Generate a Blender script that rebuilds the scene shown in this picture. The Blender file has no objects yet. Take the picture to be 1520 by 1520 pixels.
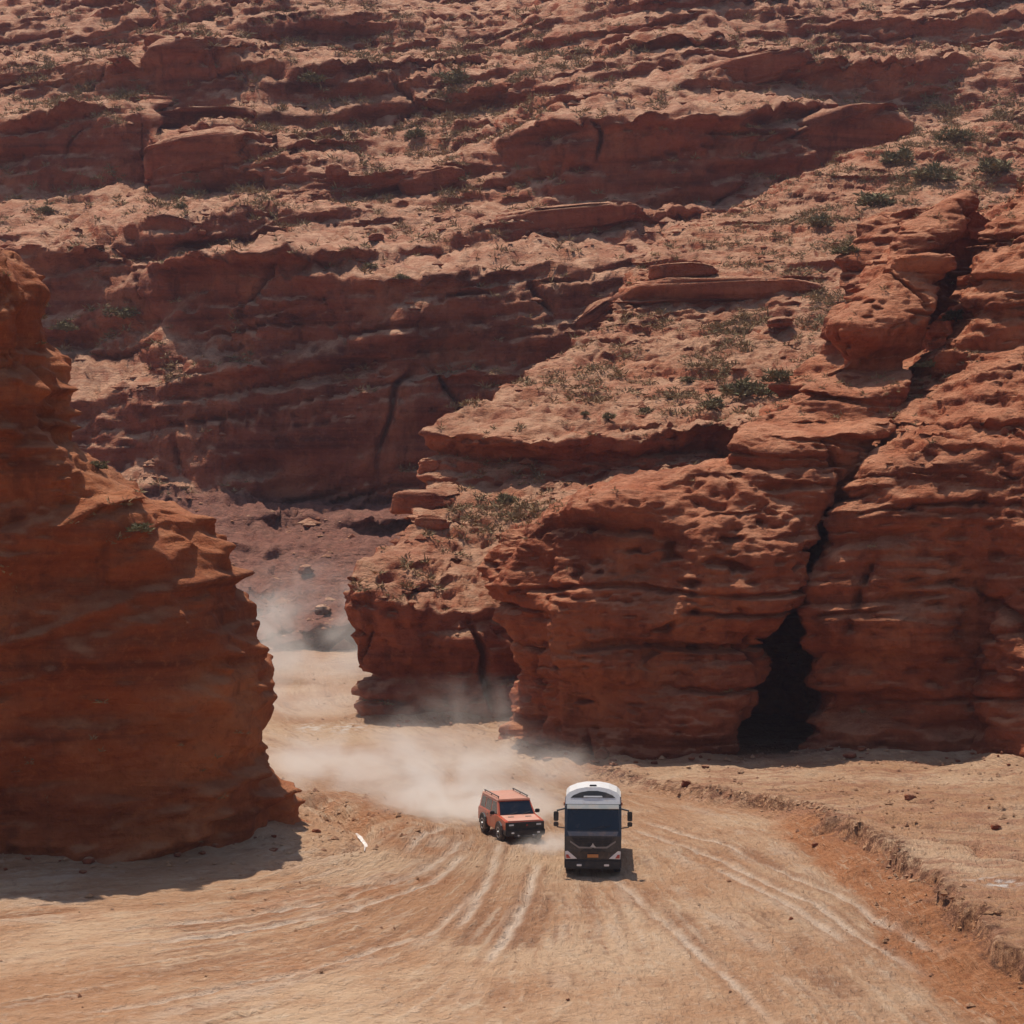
import bpy, bmesh, math, random
import numpy as np
from mathutils import Vector, Matrix

random.seed(7)
RNG = np.random.default_rng(11)
S = bpy.context.scene
COL = S.collection

# ------------------------------------------------------------------ camera
F = 3428.0                      # focal length in pixels of the 1520 px photograph
CAMH = 19.4
PITCH = math.radians(1.9)
cam_data = bpy.data.cameras.new('camera')
cam = bpy.data.objects.new('camera', cam_data)
COL.objects.link(cam)
cam.location = (0, 0, CAMH)
cam.rotation_euler = (math.radians(90) - PITCH, 0, 0)
cam_data.sensor_width = 36
cam_data.lens = 36 * F / 1520
cam_data.clip_start = 0.5
cam_data.clip_end = 5000
S.camera = cam

# ------------------------------------------------------------------ sky, sun, exposure
SUN_EL = math.radians(67)
SUN_AZ = math.radians(28)       # sun stands behind the scene, 28 deg to the left
world = bpy.data.worlds.new('World')
S.world = world
world.use_nodes = True
wn = world.node_tree
for n in list(wn.nodes):
    wn.nodes.remove(n)
wo = wn.nodes.new('ShaderNodeOutputWorld')
wb = wn.nodes.new('ShaderNodeBackground')
ws = wn.nodes.new('ShaderNodeTexSky')
ws.sky_type = 'NISHITA'
ws.sun_disc = False
ws.sun_elevation = SUN_EL
ws.sun_rotation = -SUN_AZ
ws.dust_density = 1.5
wb.inputs['Strength'].default_value = 0.10
wn.links.new(ws.outputs[0], wb.inputs[0])
wn.links.new(wb.outputs[0], wo.inputs[0])
sd = bpy.data.lights.new('sun', 'SUN')
sd.energy = 4.0
sd.angle = math.radians(0.5)
sd.color = (1.0, 0.93, 0.83)
sun = bpy.data.objects.new('sun', sd)
COL.objects.link(sun)
sv = Vector((-math.sin(SUN_AZ) * math.cos(SUN_EL), math.cos(SUN_AZ) * math.cos(SUN_EL), math.sin(SUN_EL)))
sun.rotation_euler = sv.to_track_quat('Z', 'Y').to_euler()
sun.location = sv * 300

S.view_settings.view_transform = 'Standard'
S.view_settings.look = 'None'
S.view_settings.gamma = 1
S.view_settings.use_curve_mapping = False
S.view_settings.exposure = 0.33
S.render.engine = 'CYCLES'
cy = S.cycles
cy.use_denoising = True
cy.max_bounces = 6
cy.diffuse_bounces = 3
cy.glossy_bounces = 2
cy.transmission_bounces = 3
cy.volume_bounces = 3
cy.transparent_max_bounces = 6
cy.caustics_reflective = False
cy.caustics_refractive = False
cy.volume_step_rate = 1.0
cy.volume_max_steps = 128

# ------------------------------------------------------------------ projection helpers
CP, SP = math.cos(PITCH), math.sin(PITCH)

def W(px, py, Y):
    """a point of the place: seen at (px, py), standing Y metres away"""
    u, v = (px - 760) / F, (py - 760) / F
    dy = CP - v * SP
    dz = -SP - v * CP
    k = Y / dy
    return (u * k, Y, CAMH + dz * k)

def G(px, py, z=0.0):
    """the point at height z that is seen at (px, py)"""
    u, v = (px - 760) / F, (py - 760) / F
    dy = CP - v * SP
    dz = -SP - v * CP
    k = (z - CAMH) / dz
    return (u * k, dy * k)

def project(P):
    x, y, z = P[..., 0], P[..., 1], P[..., 2] - CAMH
    d = y * CP - z * SP
    h = y * SP + z * CP
    return 760 + F * x / d, 760 - F * h / d

# ------------------------------------------------------------------ noise
_perm = np.random.default_rng(5).permutation(256).astype(np.int32)
_perm = np.concatenate([_perm, _perm])
_g = np.random.default_rng(6).normal(size=(256, 3))
_g = (_g / np.linalg.norm(_g, axis=1)[:, None]).astype(np.float32)

def perlin(x, y, z):
    x, y, z = np.broadcast_arrays(np.asarray(x, np.float32), np.asarray(y, np.float32), np.asarray(z, np.float32))
    xf, yf, zf = np.floor(x), np.floor(y), np.floor(z)
    xi, yi, zi = xf.astype(np.int32) & 255, yf.astype(np.int32) & 255, zf.astype(np.int32) & 255
    x, y, z = x - xf, y - yf, z - zf
    u = x * x * x * (x * (x * 6 - 15) + 10)
    v = y * y * y * (y * (y * 6 - 15) + 10)
    w = z * z * z * (z * (z * 6 - 15) + 10)
    def g(dx, dy, dz):
        h = _perm[_perm[_perm[(xi + dx) & 255] + ((yi + dy) & 255)] + ((zi + dz) & 255)]
        gg = _g[h]
        return gg[..., 0] * (x - dx) + gg[..., 1] * (y - dy) + gg[..., 2] * (z - dz)
    a = g(0, 0, 0); a = a + u * (g(1, 0, 0) - a)
    b = g(0, 1, 0); b = b + u * (g(1, 1, 0) - b)
    a = a + v * (b - a)
    c = g(0, 0, 1); c = c + u * (g(1, 0, 1) - c)
    d = g(0, 1, 1); d = d + u * (g(1, 1, 1) - d)
    c = c + v * (d - c)
    return (a + w * (c - a)) * 1.5

def fbm(x, y, z, octaves=4, gain=0.5):
    s, a, f = 0, 1.0, 1.0
    for o in range(octaves):
        s = s + a * perlin(x * f + 13.1 * o, y * f + 7.7 * o, z * f + 3.3 * o)
        a *= gain
        f *= 2.03
    return s

def sstep(a, b, x):
    t = np.clip((x - a) / (b - a), 0, 1)
    return t * t * (3 - 2 * t)

# ------------------------------------------------------------------ mesh helpers
def grid_object(name, P, material, kind=None, attrs=None):
    nv, nu = P.shape[:2]
    me = bpy.data.meshes.new(name)
    me.vertices.add(nv * nu)
    me.vertices.foreach_set('co', P.reshape(-1).astype(np.float32))
    i = np.arange(nv * nu, dtype=np.int32).reshape(nv, nu)
    q = np.stack([i[:-1, :-1], i[:-1, 1:], i[1:, 1:], i[1:, :-1]], -1).reshape(-1)
    n = len(q) // 4
    me.loops.add(n * 4)
    me.loops.foreach_set('vertex_index', q)
    me.polygons.add(n)
    me.polygons.foreach_set('loop_start', np.arange(n, dtype=np.int32) * 4)
    me.polygons.foreach_set('use_smooth', np.ones(n, bool))
    me.update(calc_edges=True)
    for k, v in (attrs or {}).items():
        a = me.attributes.new(k, 'FLOAT', 'POINT')
        a.data.foreach_set('value', v.reshape(-1).astype(np.float32))
    me.materials.append(material)
    o = bpy.data.objects.new(name, me)
    COL.objects.link(o)
    if kind:
        o['kind'] = kind
    return o

def grid_normals(P):
    du = np.gradient(P, axis=1)
    dv = np.gradient(P, axis=0)
    N = np.cross(du, dv)
    N /= np.linalg.norm(N, axis=-1, keepdims=True) + 1e-9
    return N

def pchip(x, y, xq):
    """shape-keeping cubic along axis 0"""
    x = np.asarray(x, float)
    h = np.diff(x)
    hs = h.reshape((-1,) + (1,) * (y.ndim - 1))
    d = np.diff(y, axis=0) / hs
    m = np.zeros_like(y)
    if len(x) > 2:
        w1 = 2 * hs[1:] + hs[:-1]
        w2 = hs[1:] + 2 * hs[:-1]
        same = d[:-1] * d[1:] > 0
        with np.errstate(divide='ignore', invalid='ignore'):
            hm = (w1 + w2) / (w1 / d[:-1] + w2 / d[1:])
        m[1:-1] = np.where(same, np.nan_to_num(hm), 0)
    m[0], m[-1] = d[0], d[-1]
    k = np.clip(np.searchsorted(x, xq, side='right') - 1, 0, len(x) - 2)
    t = ((xq - x[k]) / h[k]).reshape((-1,) + (1,) * (y.ndim - 1))
    hk = hs[k]
    return ((2 * t**3 - 3 * t**2 + 1) * y[k] + (t**3 - 2 * t**2 + t) * hk * m[k]
            + (-2 * t**3 + 3 * t**2) * y[k + 1] + (t**3 - t**2) * hk * m[k + 1])

def loft(rows, nu, nv, wrap_l=(), wrap_r=(), back=()):
    """rows: bottom to top, each a list of (px, py, Y). wraps and back are world offsets that close the body."""
    R = []
    for r in rows:
        pts = [np.array(W(*p)) for p in r]
        L = [pts[0] + np.array(o) for o in reversed(wrap_l)]
        Rr = [pts[-1] + np.array(o) for o in wrap_r]
        R.append(L + pts + Rr)
    for o in back:
        R.append([p + np.array(o) for p in R[len(rows) - 1]])
    R = np.array(R)
    seg = np.linalg.norm(np.diff(R[:, :, [0, 2]], axis=1), axis=-1).mean(0) + 0.35 * np.abs(np.diff(R[:, :, 1], axis=1)).mean(0) + 0.05
    u = np.concatenate([[0], np.cumsum(seg)])
    A = pchip(u, R.transpose(1, 0, 2), np.linspace(0, u[-1], nu)).transpose(1, 0, 2)
    segv = np.linalg.norm(np.diff(R[:, :, [0, 2]], axis=0), axis=-1).mean(1) + 0.25 * np.abs(np.diff(R[:, :, 1], axis=0)).mean(1) + 0.05
    v = np.concatenate([[0], np.cumsum(segv)])
    P = pchip(v, A, np.linspace(0, v[-1], nv))
    N = grid_normals(P)
    c = P[nv // 2, nu // 2]
    if np.dot(N[nv // 2, nu // 2], np.array([0, 0, CAMH]) - c) < 0:
        P = P[:, ::-1]
        N = -N[:, ::-1]
    return P, N

def layers(P, tilt, seed, T, lat):
    """one set of beds: every bed stands proud or lies back along its own length"""
    x, y, z = P[..., 0], P[..., 1], P[..., 2]
    zeta = z + tilt[0] * x + tilt[1] * y + 0.45 * T * perlin(x / (7 * T) + seed, y / (7 * T), z / (7 * T)) + 1.1 * perlin(x / 19, y / 19, seed + z / 30)
    # uneven thickness of the beds
    q = zeta / T + 0.45 * np.sin(zeta / T * 1.7 + seed)
    i = np.floor(q)
    t = q - i
    h = perlin(x / lat + seed, y / lat, i * 5.37 + seed * 1.9)
    prof = 1 - np.abs(2 * t - 1) ** 3
    return h * 1.25 + 0.45 * (prof - 0.6)

def rockify(P, N, seed, size=1.0, tilt=(0, 0), big=0.8, bed=1.0, pit=0.3, rough=1.0, flute=0.5, slope=0.7, step=1.0, bulge=0.8, notch=1.0):
    x, y, z = P[..., 0], P[..., 1], P[..., 2]
    nh = N.copy()
    nh[..., 2] = 0
    l = np.linalg.norm(nh, axis=-1)
    nh = nh / (l[..., None] + 1e-6)
    steep = sstep(0.25, 0.75, l)
    s = size
    d = big * s * fbm(x / (15 * s) + seed, y / (15 * s), z / (11 * s), 3)
    d = d + bulge * s * (fbm(x / (5.5 * s) + seed * 2, y / (5.5 * s), z / (4.2 * s) + seed, 2, 0.45))
    m = 0.55 + 0.6 * perlin(x / (22 * s), y / (22 * s), z / (12 * s) + seed)      # some stretches bedded, some massive
    m = np.clip(m, 0.12, 1.2)
    d = d + bed * s * m * (0.85 * layers(P, tilt, seed, 3.3 * s, 22 * s) + 0.5 * layers(P, tilt, seed + 3.1, 1.35 * s, 9 * s)
                           + 0.17 * layers(P, tilt, seed + 7.7, 0.55 * s, 5 * s))
    fl = perlin(x / (2.6 * s), y / (2.6 * s), z / (14 * s) + seed)
    d = d + flute * s * (fl + 0.5 * perlin(x / (1.1 * s), y / (1.1 * s), z / (6 * s))) * steep
    # joints: steep narrow cracks that open and close along their length
    for ja, jb, gap in ((0.85, 0.5, 9.0), (-0.75, 0.66, 13.0)):
        j = (x * ja + y * jb + 0.18 * z + 1.3 * s * perlin(x / (5 * s), y / (5 * s), z / (4 * s) + seed)) / (gap * s)
        ji = np.floor(j)
        jd = np.abs(j - ji - 0.5) * gap * s
        on = sstep(0.12, 0.5, perlin(ji * 3.7 + seed, z / (7 * s), ji * 1.3))
        d = d - 1.5 * s * on * (1 - sstep(0.04 * s, 0.30 * s, jd)) * steep
    # soft beds weathered back into long dark notches
    for T, dep, lat in ((4.6 * s, 1.5 * s, 14 * s), (2.1 * s, 0.8 * s, 7 * s)):
        zz = z + tilt[0] * x + tilt[1] * y + 0.9 * s * perlin(x / (9 * s) + seed, y / (9 * s), z / (20 * s)) + 0.12 * s * perlin(x / (1.2 * s), y / (1.2 * s), seed)
        q = zz / T + 0.35 * np.sin(zz / T * 2.1 + seed)
        i = np.floor(q)
        t = np.abs(q - i - 0.5)
        on = sstep(0.02, 0.38, perlin(x / lat + 17, y / lat, i * 4.21 + seed))
        wd = 0.05 + 0.05 * on
        d = d - notch * dep * on * (1 - sstep(wd * 0.5, wd * 1.6, t)) * steep
    # hollows weathered out of the face
    pn = perlin(x / (1.5 * s) + seed * 3, y / (1.5 * s), z / (0.8 * s)) + 0.35 * perlin(x / (9 * s), y / (9 * s), z / (5 * s) + 9)
    d = d - pit * s * sstep(0.42, 0.75, pn)
    Q = P + nh * (d * (0.25 + 0.75 * sstep(0.1, 0.4, l)))[..., None]
    r = rough * s * (0.34 * fbm(x / (2.6 * s), y / (2.6 * s), z / (1.5 * s) + seed, 5, 0.6) - 0.35 * sstep(0.25, 0.6, perlin(x / (1.1 * s), y / (1.1 * s), z / (0.5 * s) + seed)))
    # slopes break into short steps: a steep riser, then a tread, coming and going along each bed
    cot = np.clip(N[..., 2] / (l + 0.02), 0, 3.2) * sstep(0.12, 0.3, l) * (1 - sstep(0.75, 0.92, l))
    for T, lat, ph in ((3.4 * s, 22 * s, 0.0), (1.25 * s, 9 * s, 4.4)):
        zz = z + tilt[0] * x + tilt[1] * y + 0.5 * T * perlin(x / (6 * T) + ph, y / (6 * T), seed) + 0.8 * s * perlin(x / (16 * s), y / (16 * s), seed + ph)
        q = zz / T + 0.3 * np.sin(zz / T * 1.3 + ph)
        i = np.floor(q)
        t = q - i
        a = 0.42
        tri = np.where(t < a, t / a, (1 - t) / (1 - a))
        kk = np.clip(0.35 + 1.7 * perlin(x / lat + ph, y / (lat * 1.5), i * 3.77 + seed), 0, 1.12)
        Q = Q + nh * (step * kk * tri * 1.2 * a * T * cot)[..., None]
    # broken rock, blocks and rills on the slopes
    flat = 1 - sstep(0.45, 0.8, l)
    blk = np.abs(fbm(x / (3.4 * s) + 5, y / (3.4 * s), z / (2.2 * s) + seed, 4, 0.6))
    pat = sstep(-0.25, 0.35, perlin(x / (13 * s), y / (13 * s), z / (9 * s) + seed * 2))
    r = r + slope * s * flat * pat * (0.55 - blk)
    Q = Q + N * r[..., None]
    return Q

# ------------------------------------------------------------------ materials
def new_mat(name):
    m = bpy.data.materials.new(name)
    m.use_nodes = True
    nt = m.node_tree
    for n in list(nt.nodes):
        nt.nodes.remove(n)
    out = nt.nodes.new('ShaderNodeOutputMaterial')
    return m, nt, out

class NT:
    def __init__(self, nt):
        self.nt = nt
    def n(self, t, **kw):
        x = self.nt.nodes.new(t)
        for k, v in kw.items():
            setattr(x, k, v)
        return x
    def l(self, a, b):
        self.nt.links.new(a, b)
    def put(self, sock, v):
        if isinstance(v, bpy.types.NodeSocket):
            self.l(v, sock)
        else:
            sock.default_value = v
    def math(self, op, a, b=None, c=None, clamp=False):
        x = self.n('ShaderNodeMath', operation=op, use_clamp=clamp)
        self.put(x.inputs[0], a)
        if b is not None: self.put(x.inputs[1], b)
        if c is not None: self.put(x.inputs[2], c)
        return x.outputs[0]
    def ramp01(self, v, a, b):
        x = self.n('ShaderNodeMapRange', interpolation_type='SMOOTHSTEP')
        self.put(x.inputs[0], v)
        x.inputs[1].default_value = a
        x.inputs[2].default_value = b
        return x.outputs[0]
    def mix(self, f, a, b, mode='MIX'):
        x = self.n('ShaderNodeMix', data_type='RGBA', blend_type=mode)
        self.put(x.inputs[0], f)
        for s, v in ((x.inputs[6], a), (x.inputs[7], b)):
            if isinstance(v, tuple): v = (*v, 1) if len(v) == 3 else v
            self.put(s, v)
        return x.outputs[2]
    def noise(self, vec, scale, detail=4, rough=0.55, dist=0.0):
        x = self.n('ShaderNodeTexNoise')
        self.l(vec, x.inputs['Vector'])
        x.inputs['Scale'].default_value = scale
        x.inputs['Detail'].default_value = detail
        x.inputs['Roughness'].default_value = rough
        x.inputs['Distortion'].default_value = dist
        return x.outputs[0]
    def scaled(self, vec, s, rot=(0, 0, 0)):
        x = self.n('ShaderNodeMapping')
        self.l(vec, x.inputs[0])
        x.inputs['Rotation'].default_value = rot
        x.inputs['Scale'].default_value = s
        return x.outputs[0]

def rock_material(name, dark, mid, light, dust, dust_lo=0.45, dust_hi=0.85, tilt=(0, 0), grain=1.0, dust_amt=1.0):
    m, nt, out = new_mat(name)
    k = NT(nt)
    geo = k.n('ShaderNodeNewGeometry')
    pos, nor = geo.outputs['Position'], geo.outputs['Normal']
    band = k.scaled(pos, (0.03, 0.03, 0.55), (tilt[1], -tilt[0], 0))
    b1 = k.noise(band, 1.0, 6, 0.65, 0.4)
    patch = k.noise(pos, 0.12, 5, 0.6)
    fine = k.noise(pos, 1.6 * grain, 6, 0.7)
    c = k.mix(k.ramp01(b1, 0.28, 0.60), dark, mid)
    c = k.mix(k.math('MULTIPLY', k.ramp01(patch, 0.45, 0.72), 0.75), c, light)
    c = k.mix(k.math('MULTIPLY', k.ramp01(fine, 0.5, 0.78), 0.5), c, light)
    c = k.mix(k.math('MULTIPLY', k.ramp01(fine, 0.5, 0.25), 0.55), c, dark)
    # desert varnish running down the steep faces
    run = k.noise(k.scaled(pos, (0.7, 0.7, 0.06)), 1.0, 5, 0.6)
    sep = k.n('ShaderNodeSeparateXYZ')
    k.l(nor, sep.inputs[0])
    nz = sep.outputs[2]
    steep = k.ramp01(nz, 0.5, 0.1)
    v = k.math('MULTIPLY', k.math('MULTIPLY', k.ramp01(run, 0.5, 0.72), 0.55), steep)
    c = k.mix(v, c, (dark[0] * 0.62, dark[1] * 0.66, dark[2] * 0.75))
    # sand and dust lying on whatever faces up
    dn = k.math('ADD', nz, k.math('MULTIPLY', k.math('SUBTRACT', k.noise(pos, 0.8 * grain, 5, 0.65), 0.5), 0.55))
    df = k.math('MULTIPLY', k.ramp01(dn, dust_lo, dust_hi), k.math('MULTIPLY', k.math('ADD', k.math('MULTIPLY', k.ramp01(k.noise(pos, 0.22, 5, 0.65), 0.36, 0.56), 0.42), 0.58), dust_amt))
    dcol = k.mix(k.ramp01(k.noise(pos, 0.45, 6, 0.7), 0.4, 0.62), dust, (dust[0] * 0.68, dust[1] * 0.54, dust[2] * 0.48))
    c = k.mix(df, c, dcol)
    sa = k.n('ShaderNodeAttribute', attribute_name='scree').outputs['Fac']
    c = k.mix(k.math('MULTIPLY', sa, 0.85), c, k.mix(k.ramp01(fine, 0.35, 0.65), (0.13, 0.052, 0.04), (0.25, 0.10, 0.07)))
    bs = k.n('ShaderNodeBsdfPrincipled')
    k.l(c, bs.inputs['Base Color'])
    bs.inputs['Roughness'].default_value = 0.92
    bs.inputs['Specular IOR Level'].default_value = 0.15
    h1 = k.noise(pos, 2.2 * grain, 8, 0.68)
    h2 = k.noise(k.scaled(pos, (0.5, 0.5, 4.0), (tilt[1], -tilt[0], 0)), 1.0 * grain, 6, 0.6)
    hh = k.math('ADD', h1, k.math('MULTIPLY', h2, 0.55))
    bp = k.n('ShaderNodeBump')
    bp.inputs['Strength'].default_value = 1.0
    bp.inputs['Distance'].default_value = 0.6 / grain
    k.l(hh, bp.inputs['Height'])
    k.l(bp.outputs[0], bs.inputs['Normal'])
    k.l(bs.outputs[0], out.inputs[0])
    return m

M_LEFT = rock_material('rock_orange', (0.15, 0.036, 0.014), (0.37, 0.095, 0.032), (0.56, 0.19, 0.07), (0.52, 0.24, 0.12), 0.45, 0.9, (0.3, 0), 1.5, 0.6)
M_NEAR = rock_material('rock_red', (0.16, 0.038, 0.017), (0.40, 0.100, 0.040), (0.58, 0.20, 0.09), (0.58, 0.26, 0.14), 0.38, 0.8, (0.02, 0), 1.2, 0.85)
M_MID = rock_material('rock_mid', (0.16, 0.042, 0.022), (0.38, 0.100, 0.046), (0.54, 0.19, 0.09), (0.52, 0.28, 0.165), 0.44, 0.86, (0.0, 0), 1.1)
M_BACK = rock_material('rock_far', (0.15, 0.040, 0.023), (0.36, 0.096, 0.046), (0.52, 0.185, 0.09), (0.56, 0.31, 0.19), 0.40, 0.82, (0.18, 0), 0.8, 1.0)

# ------------------------------------------------------------------ ground of the canyon
def polyline_distance(X, Yy, pts):
    """signed distance (left of travel positive) and position along a plan polyline"""
    best = np.full(X.shape, 1e9)
    side = np.zeros(X.shape)
    along = np.zeros(X.shape)
    s0 = 0.0
    for (ax, ay), (bx, by) in zip(pts[:-1], pts[1:]):
        dx, dy = bx - ax, by - ay
        L = math.hypot(dx, dy)
        t = np.clip(((X - ax) * dx + (Yy - ay) * dy) / (L * L), 0, 1)
        ex, ey = X - ax - t * dx, Yy - ay - t * dy
        dd = np.hypot(ex, ey)
        cr = np.sign(dx * (Yy - ay) - dy * (X - ax))
        m = dd < best
        best = np.where(m, dd, best)
        side = np.where(m, cr, side)
        along = np.where(m, s0 + t * L, along)
        s0 += L
    return best * side, along / s0

BANK = [G(860, 1128, 0.3), G(905, 1143, 0.4), G(1000, 1160, 0.7), G(1130, 1178, 1.0), G(1200, 1190, 1.2), G(1270, 1216, 1.4), G(1330, 1248, 1.5),
        G(1390, 1296, 1.5), G(1440, 1350, 1.5), G(1520, 1405, 1.4), G(1640, 1490, 1.2)]
GULLY = [G(395, 1192), G(470, 1196), G(515, 1214), G(540, 1236), G(541, 1252), G(512, 1266), G(430, 1284), G(330, 1300)]
RILL = [G(1120, 1158, 1.2), G(1250, 1168, 1.3), G(1400, 1180, 1.4), G(1560, 1196, 1.4)]
RILL2 = [G(1380, 1242, 1.4), G(1440, 1250, 1.4), G(1480, 1268, 1.4), G(1560, 1275, 1.4)]
RILL3 = [G(1180, 1205, 1.4), G(1290, 1208, 1.4), G(1400, 1220, 1.4), G(1540, 1232, 1.4)]
RUTS = [[(742, 1252), (728, 1300), (700, 1350), (672, 1386)], [(800, 1280), (778, 1340), (748, 1395), (712, 1440)],
        [(690, 1250), (655, 1275), (610, 1300), (545, 1318)], [(660, 1232), (622, 1255), (600, 1275)],
        [(1060, 1290), (1160, 1340), (1270, 1410)],
        [(700, 1262), (640, 1312), (520, 1352), (330, 1388), (110, 1414)], [(690, 1252), (625, 1298), (505, 1334), (320, 1364), (100, 1386)],
        [(930, 1230), (1060, 1276), (1210, 1347), (1400, 1472)], [(945, 1217), (1082, 1261), (1238, 1329), (1436, 1455)],
        [(905, 1300), (985, 1370), (1080, 1450), (1160, 1530)], [(740, 1300), (640, 1385), (470, 1440), (230, 1490), (20, 1520)]]
STRONG = 2

FEET = [[G(-150, 1290), G(20, 1290), G(140, 1286), G(280, 1272), G(380, 1254), G(440, 1232), G(400, 1190)],
        [G(560, 1035), G(535, 1066), G(605, 1072), G(695, 1069), G(790, 1062)],
        [G(765, 1080), G(762, 1110), G(855, 1133), G(950, 1140), G(1040, 1140), G(1085, 1132)],
        [G(1195, 1128), G(1300, 1140), G(1400, 1142), G(1455, 1142), G(1475, 1155), G(1640, 1175)]]
def tps(points, values):
    p = np.array(points, float)
    d = np.linalg.norm(p[:, None] - p[None], axis=-1)
    K = np.where(d > 0, d**2 * np.log(d + 1e-9), 0) + np.eye(len(p)) * 30.0
    A = np.zeros((len(p) + 3, len(p) + 3))
    A[:len(p), :len(p)] = K
    A[:len(p), len(p)] = 1
    A[:len(p), len(p) + 1:] = p
    A[len(p):, :len(p)] = A[:len(p), len(p):].T
    w = np.linalg.solve(A, np.concatenate([values, [0, 0, 0]]))
    def f(X, Y):
        r = w[len(p)] + w[len(p) + 1] * X + w[len(p) + 2] * Y
        for (ax, ay), c in zip(p, w):
            d2 = (X - ax)**2 + (Y - ay)**2
            r = r + c * 0.5 * d2 * np.log(d2 + 1e-9)
        return r
    return f

FLOW = {14: [(930, 1168), (1050, 1185), (1180, 1222), (1260, 1268), (1330, 1330), (1400, 1390), (1500, 1450)],
        9: [(930, 1200), (1040, 1240), (1160, 1300), (1290, 1390), (1420, 1520)],
        4: [(880, 1240), (940, 1310), (1020, 1400), (1120, 1530)],
        0: [(800, 1240), (800, 1300), (800, 1400), (800, 1530)],
        -4: [(740, 1250), (690, 1330), (580, 1400), (400, 1450), (150, 1500), (0, 1530)],
        -8: [(690, 1245), (620, 1300), (480, 1345), (250, 1385), (0, 1410)],
        -12: [(620, 1230), (560, 1280), (400, 1315), (200, 1330), (0, 1340)]}
fp, fv = [], []
for val, line in FLOW.items():
    for q in line:
        fp.append(G(*q)); fv.append(val)
for q, val in (((420, 1140), -11), ((520, 1170), -11), ((500, 1080), 0), ((600, 1120), 0), ((700, 1170), 0), ((700, 1075), 13), ((850, 1135), 13), ((420, 1050), 0), ((400, 1000), 0)):
    fp.append(G(*q)); fv.append(val)
psi = tps(fp, np.array(fv, float))
ap, av = [], []
for val, line in FLOW.items():
    gp = [G(*q) for q in line]
    t0 = math.hypot(gp[0][0] - 2.0, gp[0][1] - 118) * 0.15
    for i_, q in enumerate(gp):
        if i_:
            t0 += math.hypot(q[0] - gp[i_ - 1][0], q[1] - gp[i_ - 1][1])
        ap.append(q); av.append(t0)
for q, val in (((420, 1140), -26), ((520, 1170), -18), ((500, 1080), -30), ((600, 1120), -20), ((700, 1170), -9), ((700, 1075), -24), ((850, 1135), -10), ((420, 1050), -42), ((400, 1000), -60)):
    ap.append(G(*q)); av.append(val)
phi = tps(ap, np.array(av, float))

def ground_height(X, Y):
    """large forms of the canyon floor"""
    h = 0.16 * fbm(X / 17, Y / 17, 0.3, 3) + 0.05 * fbm(X / 3.1, Y / 3.1, 4.4, 3)
    jit = 0.6 * fbm(X / 2.0, Y / 2.0, 8.8, 3, 0.5) + 0.8 * perlin(X / 6, Y / 6, 2.0)
    sd_, al = polyline_distance(X, Y, BANK)
    sd_ = sd_ + jit * np.minimum(1, 0.4 + al)
    hb = np.interp(al, [0, 0.08, 0.25, 0.5, 0.8, 1], [0.0, 0.45, 0.8, 1.35, 1.5, 1.4])
    wb_ = np.interp(al, [0, 0.25, 0.45, 0.75, 1], [0.8, 1.0, 2.6, 3.4, 3.0])
    up = np.where(sd_ > -0.5, 1.0, 0)
    lf = np.clip(0.55 + 0.5 * perlin(X / 4.5, Y / 4.5, 12.3), 0.25, 0.85)
    lip = lf * sstep(-0.45, 0.0, sd_) + (1 - lf) * sstep(-wb_, -0.35, sd_)
    dist_back = np.clip(sd_ / 25, 0, 1)
    h = h + hb * lip * (1 - 0.35 * dist_back) + 0.16 * lip * fbm(X / 3, Y / 2.2, 6.1, 5, 0.6)
    bank = sstep(-wb_ - 0.3, -wb_ + 0.5, sd_) * (1 - sstep(-0.45, 0.0, sd_)) * sstep(0.22, 0.42, al)
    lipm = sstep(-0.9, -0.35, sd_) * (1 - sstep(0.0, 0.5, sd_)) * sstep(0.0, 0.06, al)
    for foot in FEET:
        fd, fa = polyline_distance(X, Y, foot)
        h = h + (0.55 + 0.35 * perlin(X / 3.5, Y / 3.5, 3.7)) * np.exp(-np.abs(fd) / 1.5)
    # gully round the foot of the left rock, with the spoil bank outside it
    gd, ga = polyline_distance(X, Y, GULLY)
    gd = gd + 0.35 * fbm(X / 1.7, Y / 1.7, 1.2, 3)
    e = sstep(0, 0.12, ga) * (1 - sstep(0.85, 1, ga))
    h = h - 0.65 * e * np.exp(-(gd / 0.65)**2) + 0.38 * e * np.exp(-((gd - 2.2) / 1.3)**2)
    for rl, dep in ((RILL, 0.45), (RILL2, 0.6), (RILL3, 0.35)):
        rd, ra = polyline_distance(X, Y, rl)
        rd = rd + 0.5 * fbm(X / 3, Y / 3, 5.2, 3)
        h = h - dep * np.exp(-(rd / 0.45)**2) * sstep(0, 0.1, ra) * (1 - sstep(0.9, 1, ra))
    return h, bank, lipm

NR, NC = 560, 500
pys = np.linspace(1640, 912, NR)
dep = PITCH + np.arctan((pys - 760) / F)
yrow = CAMH / np.tan(dep)
yrow = np.concatenate([[20, 40, 55], yrow, [255, 275, 300]])
cx = np.linspace(-1, 1, NC)
half = np.maximum(0.285 * yrow, 22)
half[-4:] = 90
GX = cx[None, :] * half[:, None]
for c_, far_ in ((0, 130), (1, 70), (2, 35), (3, 16), (4, 6)):      # the outer columns run on to the sides
    GX[:, c_] -= far_
    GX[:, -1 - c_] += far_
GY = np.repeat(yrow[:, None], NC, 1)
GZ, g_bank, g_lip = ground_height(GX, GY)

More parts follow.
